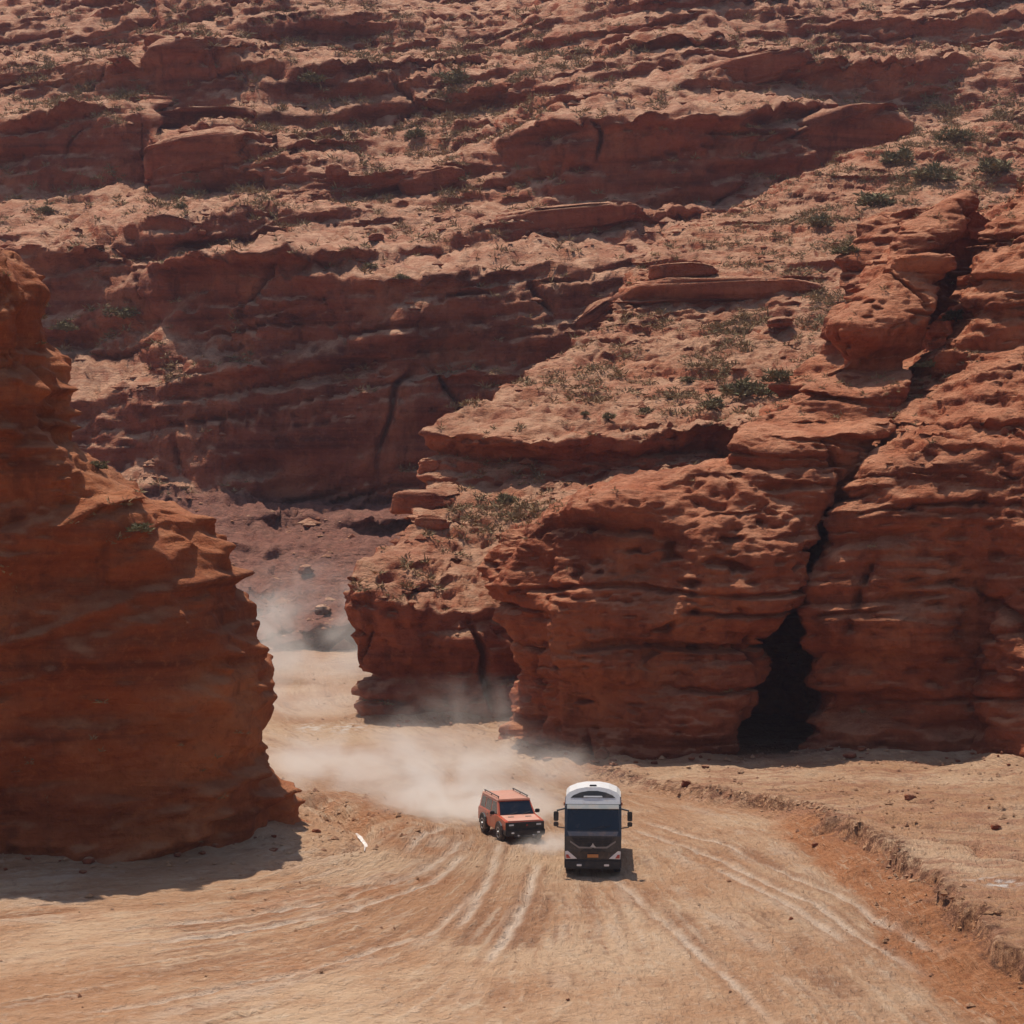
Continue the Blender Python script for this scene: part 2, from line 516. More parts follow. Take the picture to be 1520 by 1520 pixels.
# streaks combed along the tracks: white noise averaged along the flow
e = 0.25
gx = (psi(GX + e, GY) - psi(GX - e, GY)) / (2 * e)
gy = (psi(GX, GY + e) - psi(GX, GY - e)) / (2 * e)
fx, fy = -gy, gx
fl = np.hypot(fx, fy) + 1e-6
fx, fy = fx / fl, fy / fl
def noise_at(X, Y, s, seed):
    return perlin(X / s, Y / s, seed)
g_fine = np.zeros_like(GX); g_wide = np.zeros_like(GX)
def comb(step, n, s, seed):
    acc = noise_at(GX, GY, s, seed)
    for sg in (1, -1):
        X, Y = GX.copy(), GY.copy()
        for _ in range(n):
            ri = np.interp(Y[:, :], yrow, np.arange(len(yrow)))
            r = np.clip(np.rint(ri).astype(int), 0, len(yrow) - 1)
            c = np.clip(np.rint((X / half[r] + 1) * 0.5 * (NC - 1)).astype(int), 0, NC - 1)
            X = X + sg * step * fx[r, c]
            Y = Y + sg * step * fy[r, c]
            acc = acc + noise_at(X, Y, s, seed)
    acc = acc / np.std(acc)
    return np.clip(acc * 0.33, -1.2, 1.2)
g_fine = comb(0.30, 9, 0.28, 2.5)
g_wide = comb(0.9, 9, 0.95, 7.5)
g_track = np.zeros_like(GX)
g_edge = np.zeros_like(GX)
for ri_, rt in enumerate(RUTS):
    rd, ra = polyline_distance(GX, GY, [G(*q) for q in rt])
    rd = rd + 0.12 * perlin(GX / 1.5, GY / 1.5, 3)
    amp_ = 1.0 if ri_ < STRONG else 0.8
    g_edge = np.maximum(g_edge, amp_ * np.exp(-((np.abs(rd) - 0.38) / 0.16)**2) * sstep(0, 0.08, ra) * (1 - sstep(0.8, 1, ra)))
    g_track = np.maximum(g_track, amp_ * np.exp(-(rd / 0.2)**2) * sstep(0, 0.08, ra) * (1 - sstep(0.8, 1, ra)) * sstep(-0.9, 0.1, perlin(GX / 2.5, GY / 2.5, 7.0)))
road = 1 - sstep(-2.0, 0.2, polyline_distance(GX, GY, BANK)[0])
brk = 0.3 + 0.9 * sstep(-0.35, 0.45, fbm(GX / 5, GY / 5, 9.4, 4))
rel = (0.25 + 0.75 * road) * brk
GZ = GZ + rel * (0.05 * g_fine + 0.07 * g_wide) - 0.09 * g_track + 0.06 * g_edge + 0.07 * fbm(GX / 1.3, GY / 1.3, 3.9, 4, 0.65) - 0.10 * sstep(0.25, 0.7, fbm(GX / 2.4, GY / 1.2, 5.9, 3)) * sstep(0.0, 0.4, perlin(GX / 9, GY / 9, 1.4))

for line_, wd_, am_ in (([(430, 1182), (520, 1198), (585, 1238), (650, 1285)], 1.6, 0.75), ([(300, 1348), (480, 1332), (600, 1314), (690, 1292)], 2.0, 0.7), ([(0, 1352), (160, 1358), (300, 1348)], 1.5, 0.5), ([(330, 1450), (450, 1435), (560, 1420)], 1.2, 0.5)):
    rd_, ra_ = polyline_distance(GX, GY, [G(*q) for q in line_])
    g_bank = np.maximum(g_bank, am_ * np.exp(-(rd_ / wd_)**2) * sstep(0, 0.15, ra_) * (1 - sstep(0.8, 1, ra_)) * sstep(-0.45, 0.4, fbm(GX / 1.2, GY / 1.6, 6.6, 4, 0.6)))
g_pale = np.zeros_like(GX)
for (px_, py_, rx_, ry_) in ((463, 1079, 0.9, 2.2), (518, 1080, 1.2, 2.0), (1480, 1313, 1.1, 0.9)):
    qx_, qy_ = G(px_, py_, 1.3 if px_ > 1400 else 0.0)
    g_pale = np.maximum(g_pale, np.exp(-((GX - qx_) / rx_)**2 - ((GY - qy_) / ry_)**2) * sstep(-0.1, 0.4, fbm(GX / 0.6, GY / 0.5, 2.2, 3)))
m, nt, out = new_mat('canyon_sand')
k = NT(nt)
geo = k.n('ShaderNodeNewGeometry')
pos = geo.outputs['Position']
def attr(n):
    a = k.n('ShaderNodeAttribute', attribute_name=n)
    return a.outputs['Fac']
c = k.mix(k.ramp01(k.noise(pos, 0.09, 5, 0.6), 0.38, 0.66), (0.46, 0.24, 0.125), (0.60, 0.39, 0.24))
c = k.mix(k.math('MULTIPLY', k.ramp01(attr('wide'), 0.0, 0.8), 0.75), c, (0.58, 0.40, 0.275))
c = k.mix(k.math('MULTIPLY', k.ramp01(attr('wide'), -0.05, -0.8), 0.7), c, (0.31, 0.145, 0.075))
c = k.mix(k.math('MULTIPLY', k.ramp01(attr('fine'), 0.1, 0.9), 0.55), c, (0.60, 0.43, 0.30))
c = k.mix(k.math('MULTIPLY', k.ramp01(attr('fine'), -0.1, -0.9), 0.55), c, (0.29, 0.15, 0.085))
sp = k.noise(pos, 2.4, 7, 0.72)
c = k.mix(k.math('MULTIPLY', k.ramp01(sp, 0.5, 0.72), 0.35), c, (0.62, 0.47, 0.36))
c = k.mix(k.math('MULTIPLY', k.ramp01(sp, 0.46, 0.28), 0.4), c, (0.27, 0.135, 0.08))
c = k.mix(k.math('MULTIPLY', attr('bank'), 0.85), c, k.mix(k.ramp01(sp, 0.35, 0.65), (0.34, 0.115, 0.04), (0.46, 0.19, 0.08)))
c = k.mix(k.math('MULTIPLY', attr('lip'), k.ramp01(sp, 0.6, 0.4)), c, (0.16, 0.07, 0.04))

cmb = k.n('ShaderNodeCombineXYZ')
k.l(k.math('MULTIPLY', attr('psi'), 2.6), cmb.inputs[0])
k.l(k.math('MULTIPLY', attr('phi'), 0.34), cmb.inputs[1])
st1 = k.noise(cmb.outputs[0], 1.0, 7, 0.68, 0.35)
cmb2 = k.n('ShaderNodeCombineXYZ')
k.l(k.math('MULTIPLY', attr('psi'), 5.5), cmb2.inputs[0])
k.l(k.math('MULTIPLY', attr('phi'), 1.6), cmb2.inputs[1])
st2 = k.noise(cmb2.outputs[0], 1.0, 5, 0.65, 0.5)
rd = k.math('MULTIPLY', k.math('ADD', k.math('MULTIPLY', attr('road'), 0.85), 0.15), k.math('ADD', k.math('MULTIPLY', k.ramp01(k.noise(pos, 0.16, 4, 0.6), 0.36, 0.6), 0.75), 0.25))
c = k.mix(k.math('MULTIPLY', k.math('MULTIPLY', k.ramp01(st1, 0.52, 0.68), 0.6), rd), c, (0.66, 0.49, 0.335))
c = k.mix(k.math('MULTIPLY', k.math('MULTIPLY', k.ramp01(st1, 0.46, 0.32), 0.6), rd), c, (0.33, 0.155, 0.08))
c = k.mix(k.math('MULTIPLY', k.math('MULTIPLY', k.ramp01(st2, 0.42, 0.28), 0.65), rd), c, (0.27, 0.13, 0.07))
c = k.mix(k.math('MULTIPLY', k.math('MULTIPLY', k.ramp01(st2, 0.6, 0.75), 0.6), rd), c, (0.72, 0.57, 0.42))
tp = k.noise(k.scaled(pos, (0.35, 0.9, 1)), 1.0, 6, 0.7)
c = k.mix(k.math('MULTIPLY', k.math('SUBTRACT', 1.0, attr('road')), k.math('MULTIPLY', k.ramp01(tp, 0.46, 0.62), 0.7)), c, (0.36, 0.165, 0.095))
c = k.mix(k.math('MULTIPLY', attr('track'), 0.9), c, (0.68, 0.52, 0.39))
c = k.mix(k.math('MULTIPLY', attr('edge'), 0.5), c, (0.33, 0.155, 0.08))
c = k.mix(attr('pale'), c, (0.74, 0.66, 0.58))
bs = k.n('ShaderNodeBsdfPrincipled')
k.l(c, bs.inputs['Base Color'])
bs.inputs['Roughness'].default_value = 0.95
bs.inputs['Specular IOR Level'].default_value = 0.1
bp = k.n('ShaderNodeBump')
bp.inputs['Strength'].default_value = 1.0
bp.inputs['Distance'].default_value = 0.32
k.l(k.math('ADD', k.math('ADD', k.noise(pos, 3.0, 8, 0.7), k.math('MULTIPLY', k.noise(pos, 0.8, 4, 0.6), 0.8)), k.math('ADD', k.math('MULTIPLY', st1, 1.2), k.math('MULTIPLY', st2, 1.1))), bp.inputs['Height'])
k.l(bp.outputs[0], bs.inputs['Normal'])
k.l(bs.outputs[0], out.inputs[0])
M_SAND = m
grid_object('ground', np.stack([GX, GY, GZ], -1), M_SAND, 'structure',
            {'psi': psi(GX, GY), 'phi': phi(GX, GY), 'pale': g_pale, 'road': road, 'fine': g_fine * rel, 'wide': g_wide * rel, 'bank': g_bank, 'lip': g_lip, 'track': g_track, 'edge': g_edge})
GP = np.stack([GX, GY, GZ], -1)
GPX, GPY = project(GP)
def ground_at(px, py):
    i = np.argmin((GPX - px)**2 + (GPY - py)**2 + 0.002 * GY)
    return GP.reshape(-1, 3)[i]

# the plain beyond the modelled floor
bx = np.linspace(-450, 450, 12)
PX, PY = np.meshgrid(bx, np.linspace(-300, 620, 12))
grid_object('desert_plain', np.stack([PX, PY, np.full_like(PX, -1.2)], -1), M_SAND, 'structure')

def ground_z(x, y):
    h = ground_height(np.array([[x]], float), np.array([[y]], float))[0]
    return float(h[0, 0])

# ------------------------------------------------------------------ cliffs
SHEETS = {}
def cliff(name, label, rows, nu, nv, material, seed, rock, wrap_l=(), wrap_r=(), back=(), soft=0):
    P, N = loft(rows, nu, nv, wrap_l, wrap_r, back)
    Q = rockify(P, N, seed, **rock)
    for _ in range(soft):
        Q[1:-1, 1:-1] = 0.4 * Q[1:-1, 1:-1] + 0.15 * (Q[:-2, 1:-1] + Q[2:, 1:-1] + Q[1:-1, :-2] + Q[1:-1, 2:])
    # scree: the loose dark red slope below the foot of the far wall
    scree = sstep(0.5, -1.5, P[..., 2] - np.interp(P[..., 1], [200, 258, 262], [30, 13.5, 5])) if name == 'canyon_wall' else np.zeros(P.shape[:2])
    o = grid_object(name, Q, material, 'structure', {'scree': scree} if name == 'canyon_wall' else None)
    o['label'] = label
    qx, qy = project(Q)
    SHEETS[name] = (Q, grid_normals(Q), qx, qy)
    return o

# the far side of the canyon: cliff bands and slopes, one above another
BX = [-90, 80, 215, 240, 320, 415, 560, 700, 850, 1000, 1150, 1300, 1450, 1620]
def brow(py, Y):
    return list(zip(BX, py, Y))
far_rows = [
    brow([1000] * 14, [203, 203, 203, 203, 204, 205, 206, 207, 208, 210, 212, 214, 216, 216]),
    brow([885, 885, 885, 885, 885, 888, 885, 880, 880, 880, 880, 880, 880, 880], [220, 220, 220, 220, 220, 221, 222, 223, 224, 226, 228, 230, 232, 232]),
    brow([805, 805, 805, 805, 808, 812, 810, 806, 806, 806, 806, 806, 806, 806], [240, 240, 240, 240, 240, 241, 242, 242, 243, 244, 245, 246, 246, 246]),
    brow([715, 715, 712, 715, 728, 742, 744, 742, 740, 740, 740, 740, 740, 740], [256, 256, 257, 257, 257, 258, 258, 258, 258, 258, 258, 258, 258, 258]),
    brow([605, 602, 578, 562, 552, 570, 575, 565, 560, 560, 560, 560, 560, 560], [262, 262, 262, 261, 260.5, 260, 259, 260.5, 262, 262, 262, 262, 262, 262]),
    brow([522, 522, 535, 545, 528, 545, 555, 548, 540, 540, 540, 540, 540, 540], [274, 274, 270, 264, 263.5, 261, 259.6, 261.5, 263, 263, 263, 263, 263, 263]),
    brow([455, 455, 470, 475, 470, 480, 500, 490, 480, 480, 480, 480, 480, 480], [276, 276, 274, 270, 267, 263, 260.5, 262.5, 264.5, 266, 266, 266, 266, 266]),
    brow([374, 372, 394, 397, 400, 412, 430, 430, 422, 425, 425, 425, 425, 425], [279, 279, 276.5, 274.5, 271, 265.5, 262, 264.5, 267, 270, 270, 270, 270, 270]),
    brow([370, 369, 391, 389, 368, 335, 355, 370, 372, 380, 385, 385, 385, 385], [281, 281, 279, 279, 283, 290, 286, 282, 281, 282, 282, 282, 282, 282]),
    brow([366, 364, 354, 349, 333, 312, 330, 345, 352, 350, 350, 350, 350, 350], [283, 283, 281, 281, 284.5, 292, 292, 287, 284, 285, 288, 292, 292, 292]),
    brow([289, 281, 263, 286, 282, 290, 292, 296, 297, 294, 290, 280, 270, 262], [312, 312, 314, 307, 307, 302, 304, 302, 297, 297, 300, 306, 308, 308]),
    brow([192, 188, 176, 226, 203, 248, 250, 236, 194, 189, 200, 210, 200, 190], [316, 316, 317, 309, 310, 305, 310, 312, 299, 299, 306, 318, 322, 322]),
    brow([150, 148, 148, 160, 160, 200, 195, 170, 150, 140, 150, 165, 160, 155], [338, 338, 336, 335, 332, 326, 330, 332, 322, 320, 322, 330, 333, 333]),
    brow([112, 106, 102, 78, 78, 98, 112, 128, 112, 85, 110, 115, 110, 105], [342, 342, 340, 338, 337, 338, 342, 338, 330, 332, 330, 336, 338, 338]),
    brow([78, 78, 66, 52, 52, 62, 78, 84, 72, 52, 70, 75, 70, 65], [368, 368, 366, 362, 362, 362, 362, 362, 352, 348, 352, 356, 358, 358]),
    brow([46, 46, 38, 16, 12, 14, 40, 55, 36, 22, 32, 36, 30, 30], [373, 373, 370, 368, 368, 368, 368, 368, 358, 354, 358, 360, 362, 362]),
    brow([-20, -20, -25, -30, -30, -30, -20, -15, -20, -25, -20, -20, -20, -20], [405, 405, 402, 400, 400, 398, 398, 396, 386, 382, 384, 386, 388, 388]),
    brow([-110] * 14, [430] * 14),
]
cliff('canyon_wall', 'tall banded red canyon wall with ledges rising behind the road', far_rows, 880, 460, M_BACK, 2.0,
      dict(size=1.5, tilt=(-0.16, 0.0), big=0.75, bed=1.5, pit=0.5, rough=1.2, flute=0.5, slope=1.1, bulge=0.7, notch=1.5),
      wrap_l=[(-60, 30, 0)], wrap_r=[(60, 30, 0)], back=[(0, 60, 4), (0, 160, 6)])

# ridge in the middle distance: the nose over the road, its bench, and the pale tongue above
mid_rows = [
    [(537, 1085, 157), (600, 1085, 156.3), (690, 1082, 157), (790, 1080, 158.5), (930, 1080, 159), (1100, 1080, 165)],
    [(533, 1050, 157.5), (605, 1052, 156.3), (695, 1050, 157), (790, 1045, 158), (930, 1040, 158), (1100, 1040, 165)],
    [(531, 1000, 158), (610, 1005, 156.8), (700, 1005, 157.3), (795, 1000, 158), (930, 990, 158), (1100, 990, 165)],
    [(511, 925, 158), (598, 950, 155.8), (690, 962, 156), (795, 955, 157), (930, 940, 157), (1100, 930, 165)],
    [(511, 890, 158.7), (588, 900, 156.2), (668, 926, 156.2), (770, 915, 157), (920, 880, 158), (1100, 880, 166)],
    [(546, 845, 162), (620, 862, 161), (692, 872, 161), (790, 855, 162), (930, 835, 163), (1110, 835, 168)],
    [(598, 795, 168), (650, 815, 166.5), (722, 825, 167), (815, 800, 168), (945, 780, 169), (1120, 780, 172)],
    [(615, 768, 170.5), (670, 784, 169.5), (745, 785, 170), (840, 762, 171), (965, 745, 172), (1130, 745, 175)],
    [(640, 728, 180), (700, 738, 178), (785, 740, 178), (890, 722, 179), (1010, 704, 180), (1160, 700, 182)],
    [(641, 702, 184), (720, 706, 182), (822, 708, 181.5), (935, 697, 182.5), (1060, 684, 183), (1200, 680, 185)],
    [(646, 674, 185), (722, 674, 183), (822, 682, 182.5), (935, 674, 183.5), (1065, 662, 184), (1210, 655, 186)],
    [(630, 642, 184), (720, 655, 181), (822, 663, 180.5), (935, 656, 181.5), (1070, 642, 183), (1220, 632, 185)],
    [(655, 626, 187), (735, 635, 185), (832, 642, 184.5), (942, 635, 185.5), (1080, 620, 187), (1230, 610, 189)],
    [(735, 585, 198), (800, 592, 196), (885, 596, 196), (990, 585, 197), (1120, 570, 198), (1260, 555, 200)],
    [(832, 530, 211), (890, 533, 209), (965, 532, 209), (1065, 520, 210), (1180, 505, 211), (1300, 490, 213)],
    [(900, 468, 222), (950, 472, 220), (1015, 474, 220), (1105, 462, 221), (1220, 442, 222), (1330, 420, 224)],
    [(912, 448, 225), (970, 452, 223), (1030, 453, 223), (1115, 440, 224), (1230, 425, 226), (1340, 400, 228)],
    [(915, 422, 226), (975, 424, 224), (1035, 424, 224), (1120, 412, 226), (1240, 400, 229), (1345, 380, 232)],
    [(940, 402, 233), (990, 400, 232), (1050, 396, 232), (1130, 385, 235), (1250, 360, 241), (1360, 330, 246)],
    [(965, 384, 238), (1010, 376, 240), (1070, 366, 243), (1150, 345, 250), (1270, 300, 262), (1400, 270, 268)],
    [(1000, 345, 262), (1050, 330, 265), (1100, 315, 270), (1200, 270, 282), (1330, 215, 296), (1480, 190, 300)],
]
cliff('middle_ridge', 'long pale topped rock ridge between the canyon wall and the near bluff', mid_rows, 520, 450, M_MID, 5.0,
      dict(size=1.15, tilt=(0.0, 0.0), big=0.55, bed=1.0, pit=0.7, rough=1.0, flute=0.45, step=0.45, slope=0.8, bulge=0.9),
      wrap_l=[(1.2, 5, -0.4), (9, 24, -3)], wrap_r=[(30, 10, 0)], back=[(0, 14, -3)])

# the near bluff on the right of the road
bluff_rows = [
    [(760, 1130, 142), (850, 1150, 137.5), (950, 1155, 135.5), (1040, 1155, 135.5), (1082, 1150, 138)],
    [(766, 1085, 142.3), (860, 1095, 138), (955, 1100, 136.3), (1040, 1100, 136.5), (1088, 1090, 139)],
    [(775, 1035, 142.6), (868, 1042, 138.3), (960, 1045, 136.6), (1050, 1045, 136.6), (1102, 1035, 139)],
    [(766, 985, 142.5), (862, 985, 137.6), (960, 985, 135.8), (1062, 985, 135.6), (1135, 975, 138)],
    [(750, 915, 142.5), (852, 912, 137), (960, 910, 135.6), (1080, 910, 135.3), (1172, 905, 137.6)],
    [(738, 840, 143), (848, 830, 138), (965, 825, 136.6), (1092, 820, 136), (1198, 825, 138)],
    [(742, 808, 144), (836, 768, 140), (962, 738, 138.8), (1095, 745, 137.6), (1225, 752, 139.5)],
    [(752, 798, 146), (842, 747, 142.5), (965, 711, 141.5), (1085, 692, 140.5), (1262, 700, 141.5)],
    [(770, 790, 150), (862, 738, 147), (985, 700, 146), (1100, 680, 145), (1270, 690, 146)],
]
bluff_rows = [[(r[0][0], r[0][1], r[0][2] + 2.5)] + r[1:] for r in bluff_rows]
cliff('near_bluff', 'rounded red sandstone bluff overhanging the road behind the truck', bluff_rows, 440, 400, M_NEAR, 9.0,
      dict(size=0.95, tilt=(0.02, 0.0), big=0.9, bed=0.85, pit=1.1, rough=1.0, flute=0.6, bulge=1.3, step=0.12, slope=0.45),
      wrap_l=[(0.6, 4, 0), (6, 16, -1)], wrap_r=[(-0.8, 2.5, 0), (-3, 8, 0), (-2.5, 17, 0), (7, 26, 0)], back=[(1, 10, -1.5), (2, 24, -4)])
spire_rows = [
    [(1072, 740, 143), (1180, 740, 141), (1290, 745, 144)],
    [(1074, 690, 142), (1180, 705, 140), (1295, 715, 143.5)],
    [(1076, 664, 141), (1182, 674, 139.6), (1304, 680, 143.5)],
    [(1086, 645, 142), (1190, 652, 140.2), (1320, 640, 144)],
    [(1122, 622, 146), (1210, 630, 145), (1330, 610, 147.5)],
    [(1172, 602, 147.2), (1240, 613, 145.7), (1337, 600, 148.2)],
    [(1182, 580, 147.6), (1250, 592, 146), (1347, 574, 149)],
    [(1226, 552, 151.4), (1272, 562, 150.3), (1362, 540, 152.3)],
    [(1242, 520, 151.8), (1290, 530, 150.6), (1374, 508, 152.8)],
    [(1222, 490, 151), (1290, 493, 149.6), (1386, 470, 152.6)],
    [(1266, 445, 153.2), (1312, 445, 151.6), (1396, 430, 154)],
    [(1310, 406, 155), (1342, 412, 153.6), (1402, 400, 156)],
    [(1324, 376, 157), (1352, 380, 155.6), (1398, 372, 158)],
    [(1332, 350, 157.6), (1370, 352, 156.3), (1426, 346, 159)],
    [(1374, 318, 160), (1400, 322, 158.3), (1446, 312, 161)],
    [(1430, 285, 162), (1440, 284, 161), (1452, 290, 163)],
]
cliff('stepped_spire', 'stepped leaning sandstone spire rising on top of the near bluff', spire_rows, 220, 330, M_NEAR, 12.0,
      dict(size=0.8, tilt=(0.1, 0.0), big=0.3, bed=0.5, pit=0.8, rough=0.55, flute=0.2, bulge=0.5, step=0.15, slope=0.2),
      wrap_l=[(0.8, 3.5, -0.3), (6, 11, -2)], wrap_r=[(-0.5, 3, 0), (-4, 10, -1)], back=[(0.5, 5, -1.5)])
right_rows = [
    [(1188, 1150, 137.5), (1300, 1160, 135), (1400, 1160, 134.6), (1448, 1160, 134.4), (1470, 1165, 131.5), (1640, 1190, 127)],
    [(1194, 1110, 138), (1300, 1118, 135.6), (1400, 1120, 135.2), (1448, 1118, 135.2), (1472, 1120, 132.5), (1640, 1130, 128)],
    [(1197, 1050, 138), (1300, 1055, 136), (1400, 1060, 135.8), (1450, 1055, 135.8), (1475, 1050, 133.5), (1640, 1060, 129)],
    [(1201, 985, 138), (1300, 985, 136.3), (1400, 985, 136), (1452, 985, 136.2), (1475, 985, 134), (1640, 985, 130)],
    [(1184, 944, 137), (1300, 942, 135), (1400, 940, 134.6), (1456, 935, 135.6), (1478, 932, 134), (1640, 920, 131)],
    [(1205, 850, 138), (1300, 850, 135.8), (1400, 850, 135.4), (1462, 845, 135.6), (1485, 842, 135), (1640, 838, 132)],
    [(1242, 760, 139), (1325, 755, 136.8), (1405, 750, 136.3), (1470, 742, 136.2), (1495, 740, 136), (1640, 730, 133.5)],
    [(1278, 704, 140.5), (1335, 690, 138.6), (1405, 680, 137.8), (1480, 670, 137.4), (1505, 668, 137), (1640, 650, 135.5)],
    [(1322, 640, 146), (1372, 630, 144), (1432, 618, 143), (1490, 608, 142), (1520, 604, 141.5), (1640, 588, 140)],
    [(1350, 575, 152), (1392, 560, 151), (1442, 545, 149.5), (1492, 532, 148), (1525, 528, 147.5), (1640, 518, 145)],
    [(1422, 500, 153.5), (1440, 490, 151.5), (1462, 480, 150.5), (1502, 474, 149.5), (1530, 470, 149), (1640, 460, 147)],
    [(1434, 468, 153.5), (1450, 458, 151.6), (1472, 450, 150.8), (1508, 444, 150), (1535, 440, 149.5), (1640, 430, 148)],
    [(1458, 420, 154.5), (1472, 416, 153), (1490, 410, 152), (1520, 402, 151.2), (1545, 400, 150.6), (1640, 395, 149)],
    [(1470, 345, 158), (1488, 338, 156.8), (1508, 332, 156), (1535, 330, 155), (1555, 330, 154.5), (1640, 325, 152)],
    [(1516, 268, 161), (1530, 264, 160), (1545, 262, 159.4), (1562, 260, 159), (1580, 260, 158.6), (1640, 255, 157)],
]
cliff('right_wall', 'bedded dark red cliff wall at the right edge beside the cleft', right_rows, 400, 450, M_NEAR, 15.0,
      dict(size=0.9, tilt=(-0.03, 0.0), big=0.7, bed=1.3, pit=0.8, rough=1.0, flute=0.45, bulge=1.1, step=0.4, slope=0.6),
      wrap_l=[(0.5, 2.5, 0), (2.5, 8, 0), (2, 17, 0), (-6, 26, 0)], wrap_r=[(12, 3, 0), (40, 18, 0)], back=[(1, 8, -2), (2, 30, -8)])

# the dark rock on the left, close to the camera
left_rows = [
    [(-120, 1310, 103), (20, 1308, 102.7), (140, 1306, 103), (280, 1290, 105), (380, 1268, 108), (448, 1245, 112.5)],
    [(-120, 1270, 103.2), (20, 1268, 102.9), (140, 1262, 103.2), (280, 1245, 105.2), (380, 1225, 108.6), (440, 1205, 113)],
    [(-120, 1205, 103.4), (20, 1205, 103), (140, 1200, 103.2), (270, 1188, 105), (365, 1172, 108.5), (412, 1158, 112.6)],
    [(-120, 1140, 103.4), (20, 1140, 103), (135, 1138, 103.2), (262, 1132, 104.8), (345, 1128, 107.5), (388, 1125, 111)],
    [(-120, 1070, 103.2), (20, 1070, 102.7), (130, 1070, 102.8), (258, 1072, 104.2), (345, 1076, 106.6), (391, 1080, 110)],
    [(-120, 1005, 103), (20, 1005, 102.6), (125, 1005, 102.7), (248, 1008, 104), (330, 1010, 106.4), (373, 1010, 110)],
    [(-120, 950, 103.2), (20, 950, 102.8), (125, 950, 102.8), (250, 955, 104), (340, 960, 106.4), (389, 962, 110)],
    [(-120, 895, 103.5), (20, 895, 103), (120, 895, 103), (235, 900, 104.2), (315, 905, 106.4), (358, 905, 110)],
    [(-120, 840, 103.8), (20, 838, 103.4), (115, 838, 103.4), (220, 840, 104.6), (300, 840, 106.8), (350, 850, 110.4)],
    [(-120, 790, 104.2), (20, 785, 103.8), (90, 780, 103.8), (180, 778, 104.8), (245, 775, 107), (298, 782, 110.8)],
    [(-120, 735, 104.5), (10, 730, 104.2), (65, 725, 104.3), (120, 722, 105.2), (160, 718, 107.5), (200, 733, 111.5)],
    [(-120, 690, 104.7), (0, 685, 104.5), (40, 680, 104.6), (80, 676, 105.4), (110, 672, 107.6), (138, 685, 111.8)],
    [(-120, 630, 104.8), (-10, 628, 104.6), (20, 626, 104.8), (45, 624, 105.6), (62, 622, 107.5), (76, 628, 111.5)],
    [(-120, 560, 104.8), (-10, 560, 104.5), (20, 560, 104.7), (45, 560, 105.5), (64, 560, 107.5), (76, 562, 111)],
    [(-120, 500, 105), (-10, 500, 104.8), (15, 500, 105), (38, 500, 105.8), (52, 500, 107.8), (61, 502, 111)],
    [(-120, 440, 105.2), (-10, 440, 104.8), (18, 440, 105), (42, 440, 105.8), (58, 440, 107.8), (66, 442, 111)],
    [(-120, 400, 105.8), (-15, 396, 105.4), (5, 395, 105.6), (25, 395, 106.4), (38, 398, 108.2), (46, 402, 111.2)],
    [(-120, 360, 108), (-40, 362, 107.6), (-20, 366, 107.8), (-8, 370, 108.4), (2, 374, 109.6), (12, 380, 112)],
]
cliff('left_rock', 'dark orange rock buttress standing at the left edge of the road', left_rows, 370, 440, M_LEFT, 21.0,
      dict(size=0.7, tilt=(-0.3, 0.0), big=0.8, bed=0.5, pit=1.3, rough=1.7, flute=0.5, bulge=1.25, step=0.1, slope=0.4, notch=0.7),
      wrap_l=[(-8, 6, 0)], wrap_r=[(-1.2, 3.5, -0.3), (-8, 12, -2), (-22, 20, -3)], back=[(-2, 8, -1), (-6, 22, -6)], soft=3)

# ------------------------------------------------------------------ what lies at a spot of the picture (to set things down on the rock)
def surface_at(px, py, names=None, r=7):
    best = None
    for n, (Q, N, qx, qy) in SHEETS.items():
        if names and n not in names:
            continue
        m = (np.abs(qx - px) < r) & (np.abs(qy - py) < r)
        if m.any():
            idx = np.argwhere(m)
            ys = Q[m][:, 1]
            j = idx[np.argmin(ys)]
            if best is None or Q[j[0], j[1], 1] < best[0][1]:
                best = (Q[j[0], j[1]].copy(), N[j[0], j[1]].copy())
    return best

def superblock(w, d, h, tilt, yaw, e=0.5, nu=72, nv=44, front=0.0):
    """rounded block, w x d x h metres, tilted in the picture plane and turned about the vertical"""
    th = np.linspace(0, 2 * np.pi, nu)
    ph = np.linspace(-np.pi / 2, np.pi / 2, nv)
    T, Pp = np.meshgrid(th, ph)
    def pw(v, q):
        return np.sign(v) * np.abs(v) ** q
    X = pw(np.cos(Pp), e) * pw(np.cos(T), e) * w / 2
    Yv = pw(np.cos(Pp), e) * pw(np.sin(T), e) * d / 2
    Z = pw(np.sin(Pp), e) * h / 2
    Z = Z * (1 - 0.55 * (X / (w / 2))**2 * (0.6 + 0.4 * np.sign(X)))   # one end runs out
    X = X * (1 - 0.25 * (Z / h))                 # narrower top
    Yv = Yv - front * Z                          # overhang
    ct, st = math.cos(tilt), math.sin(tilt)
    X, Z = X * ct - Z * st, X * st + Z * ct
    cw, sw = math.cos(yaw), math.sin(yaw)
    X, Yv = X * cw - Yv * sw, X * sw + Yv * cw
    return np.stack([X, Yv, Z], -1)

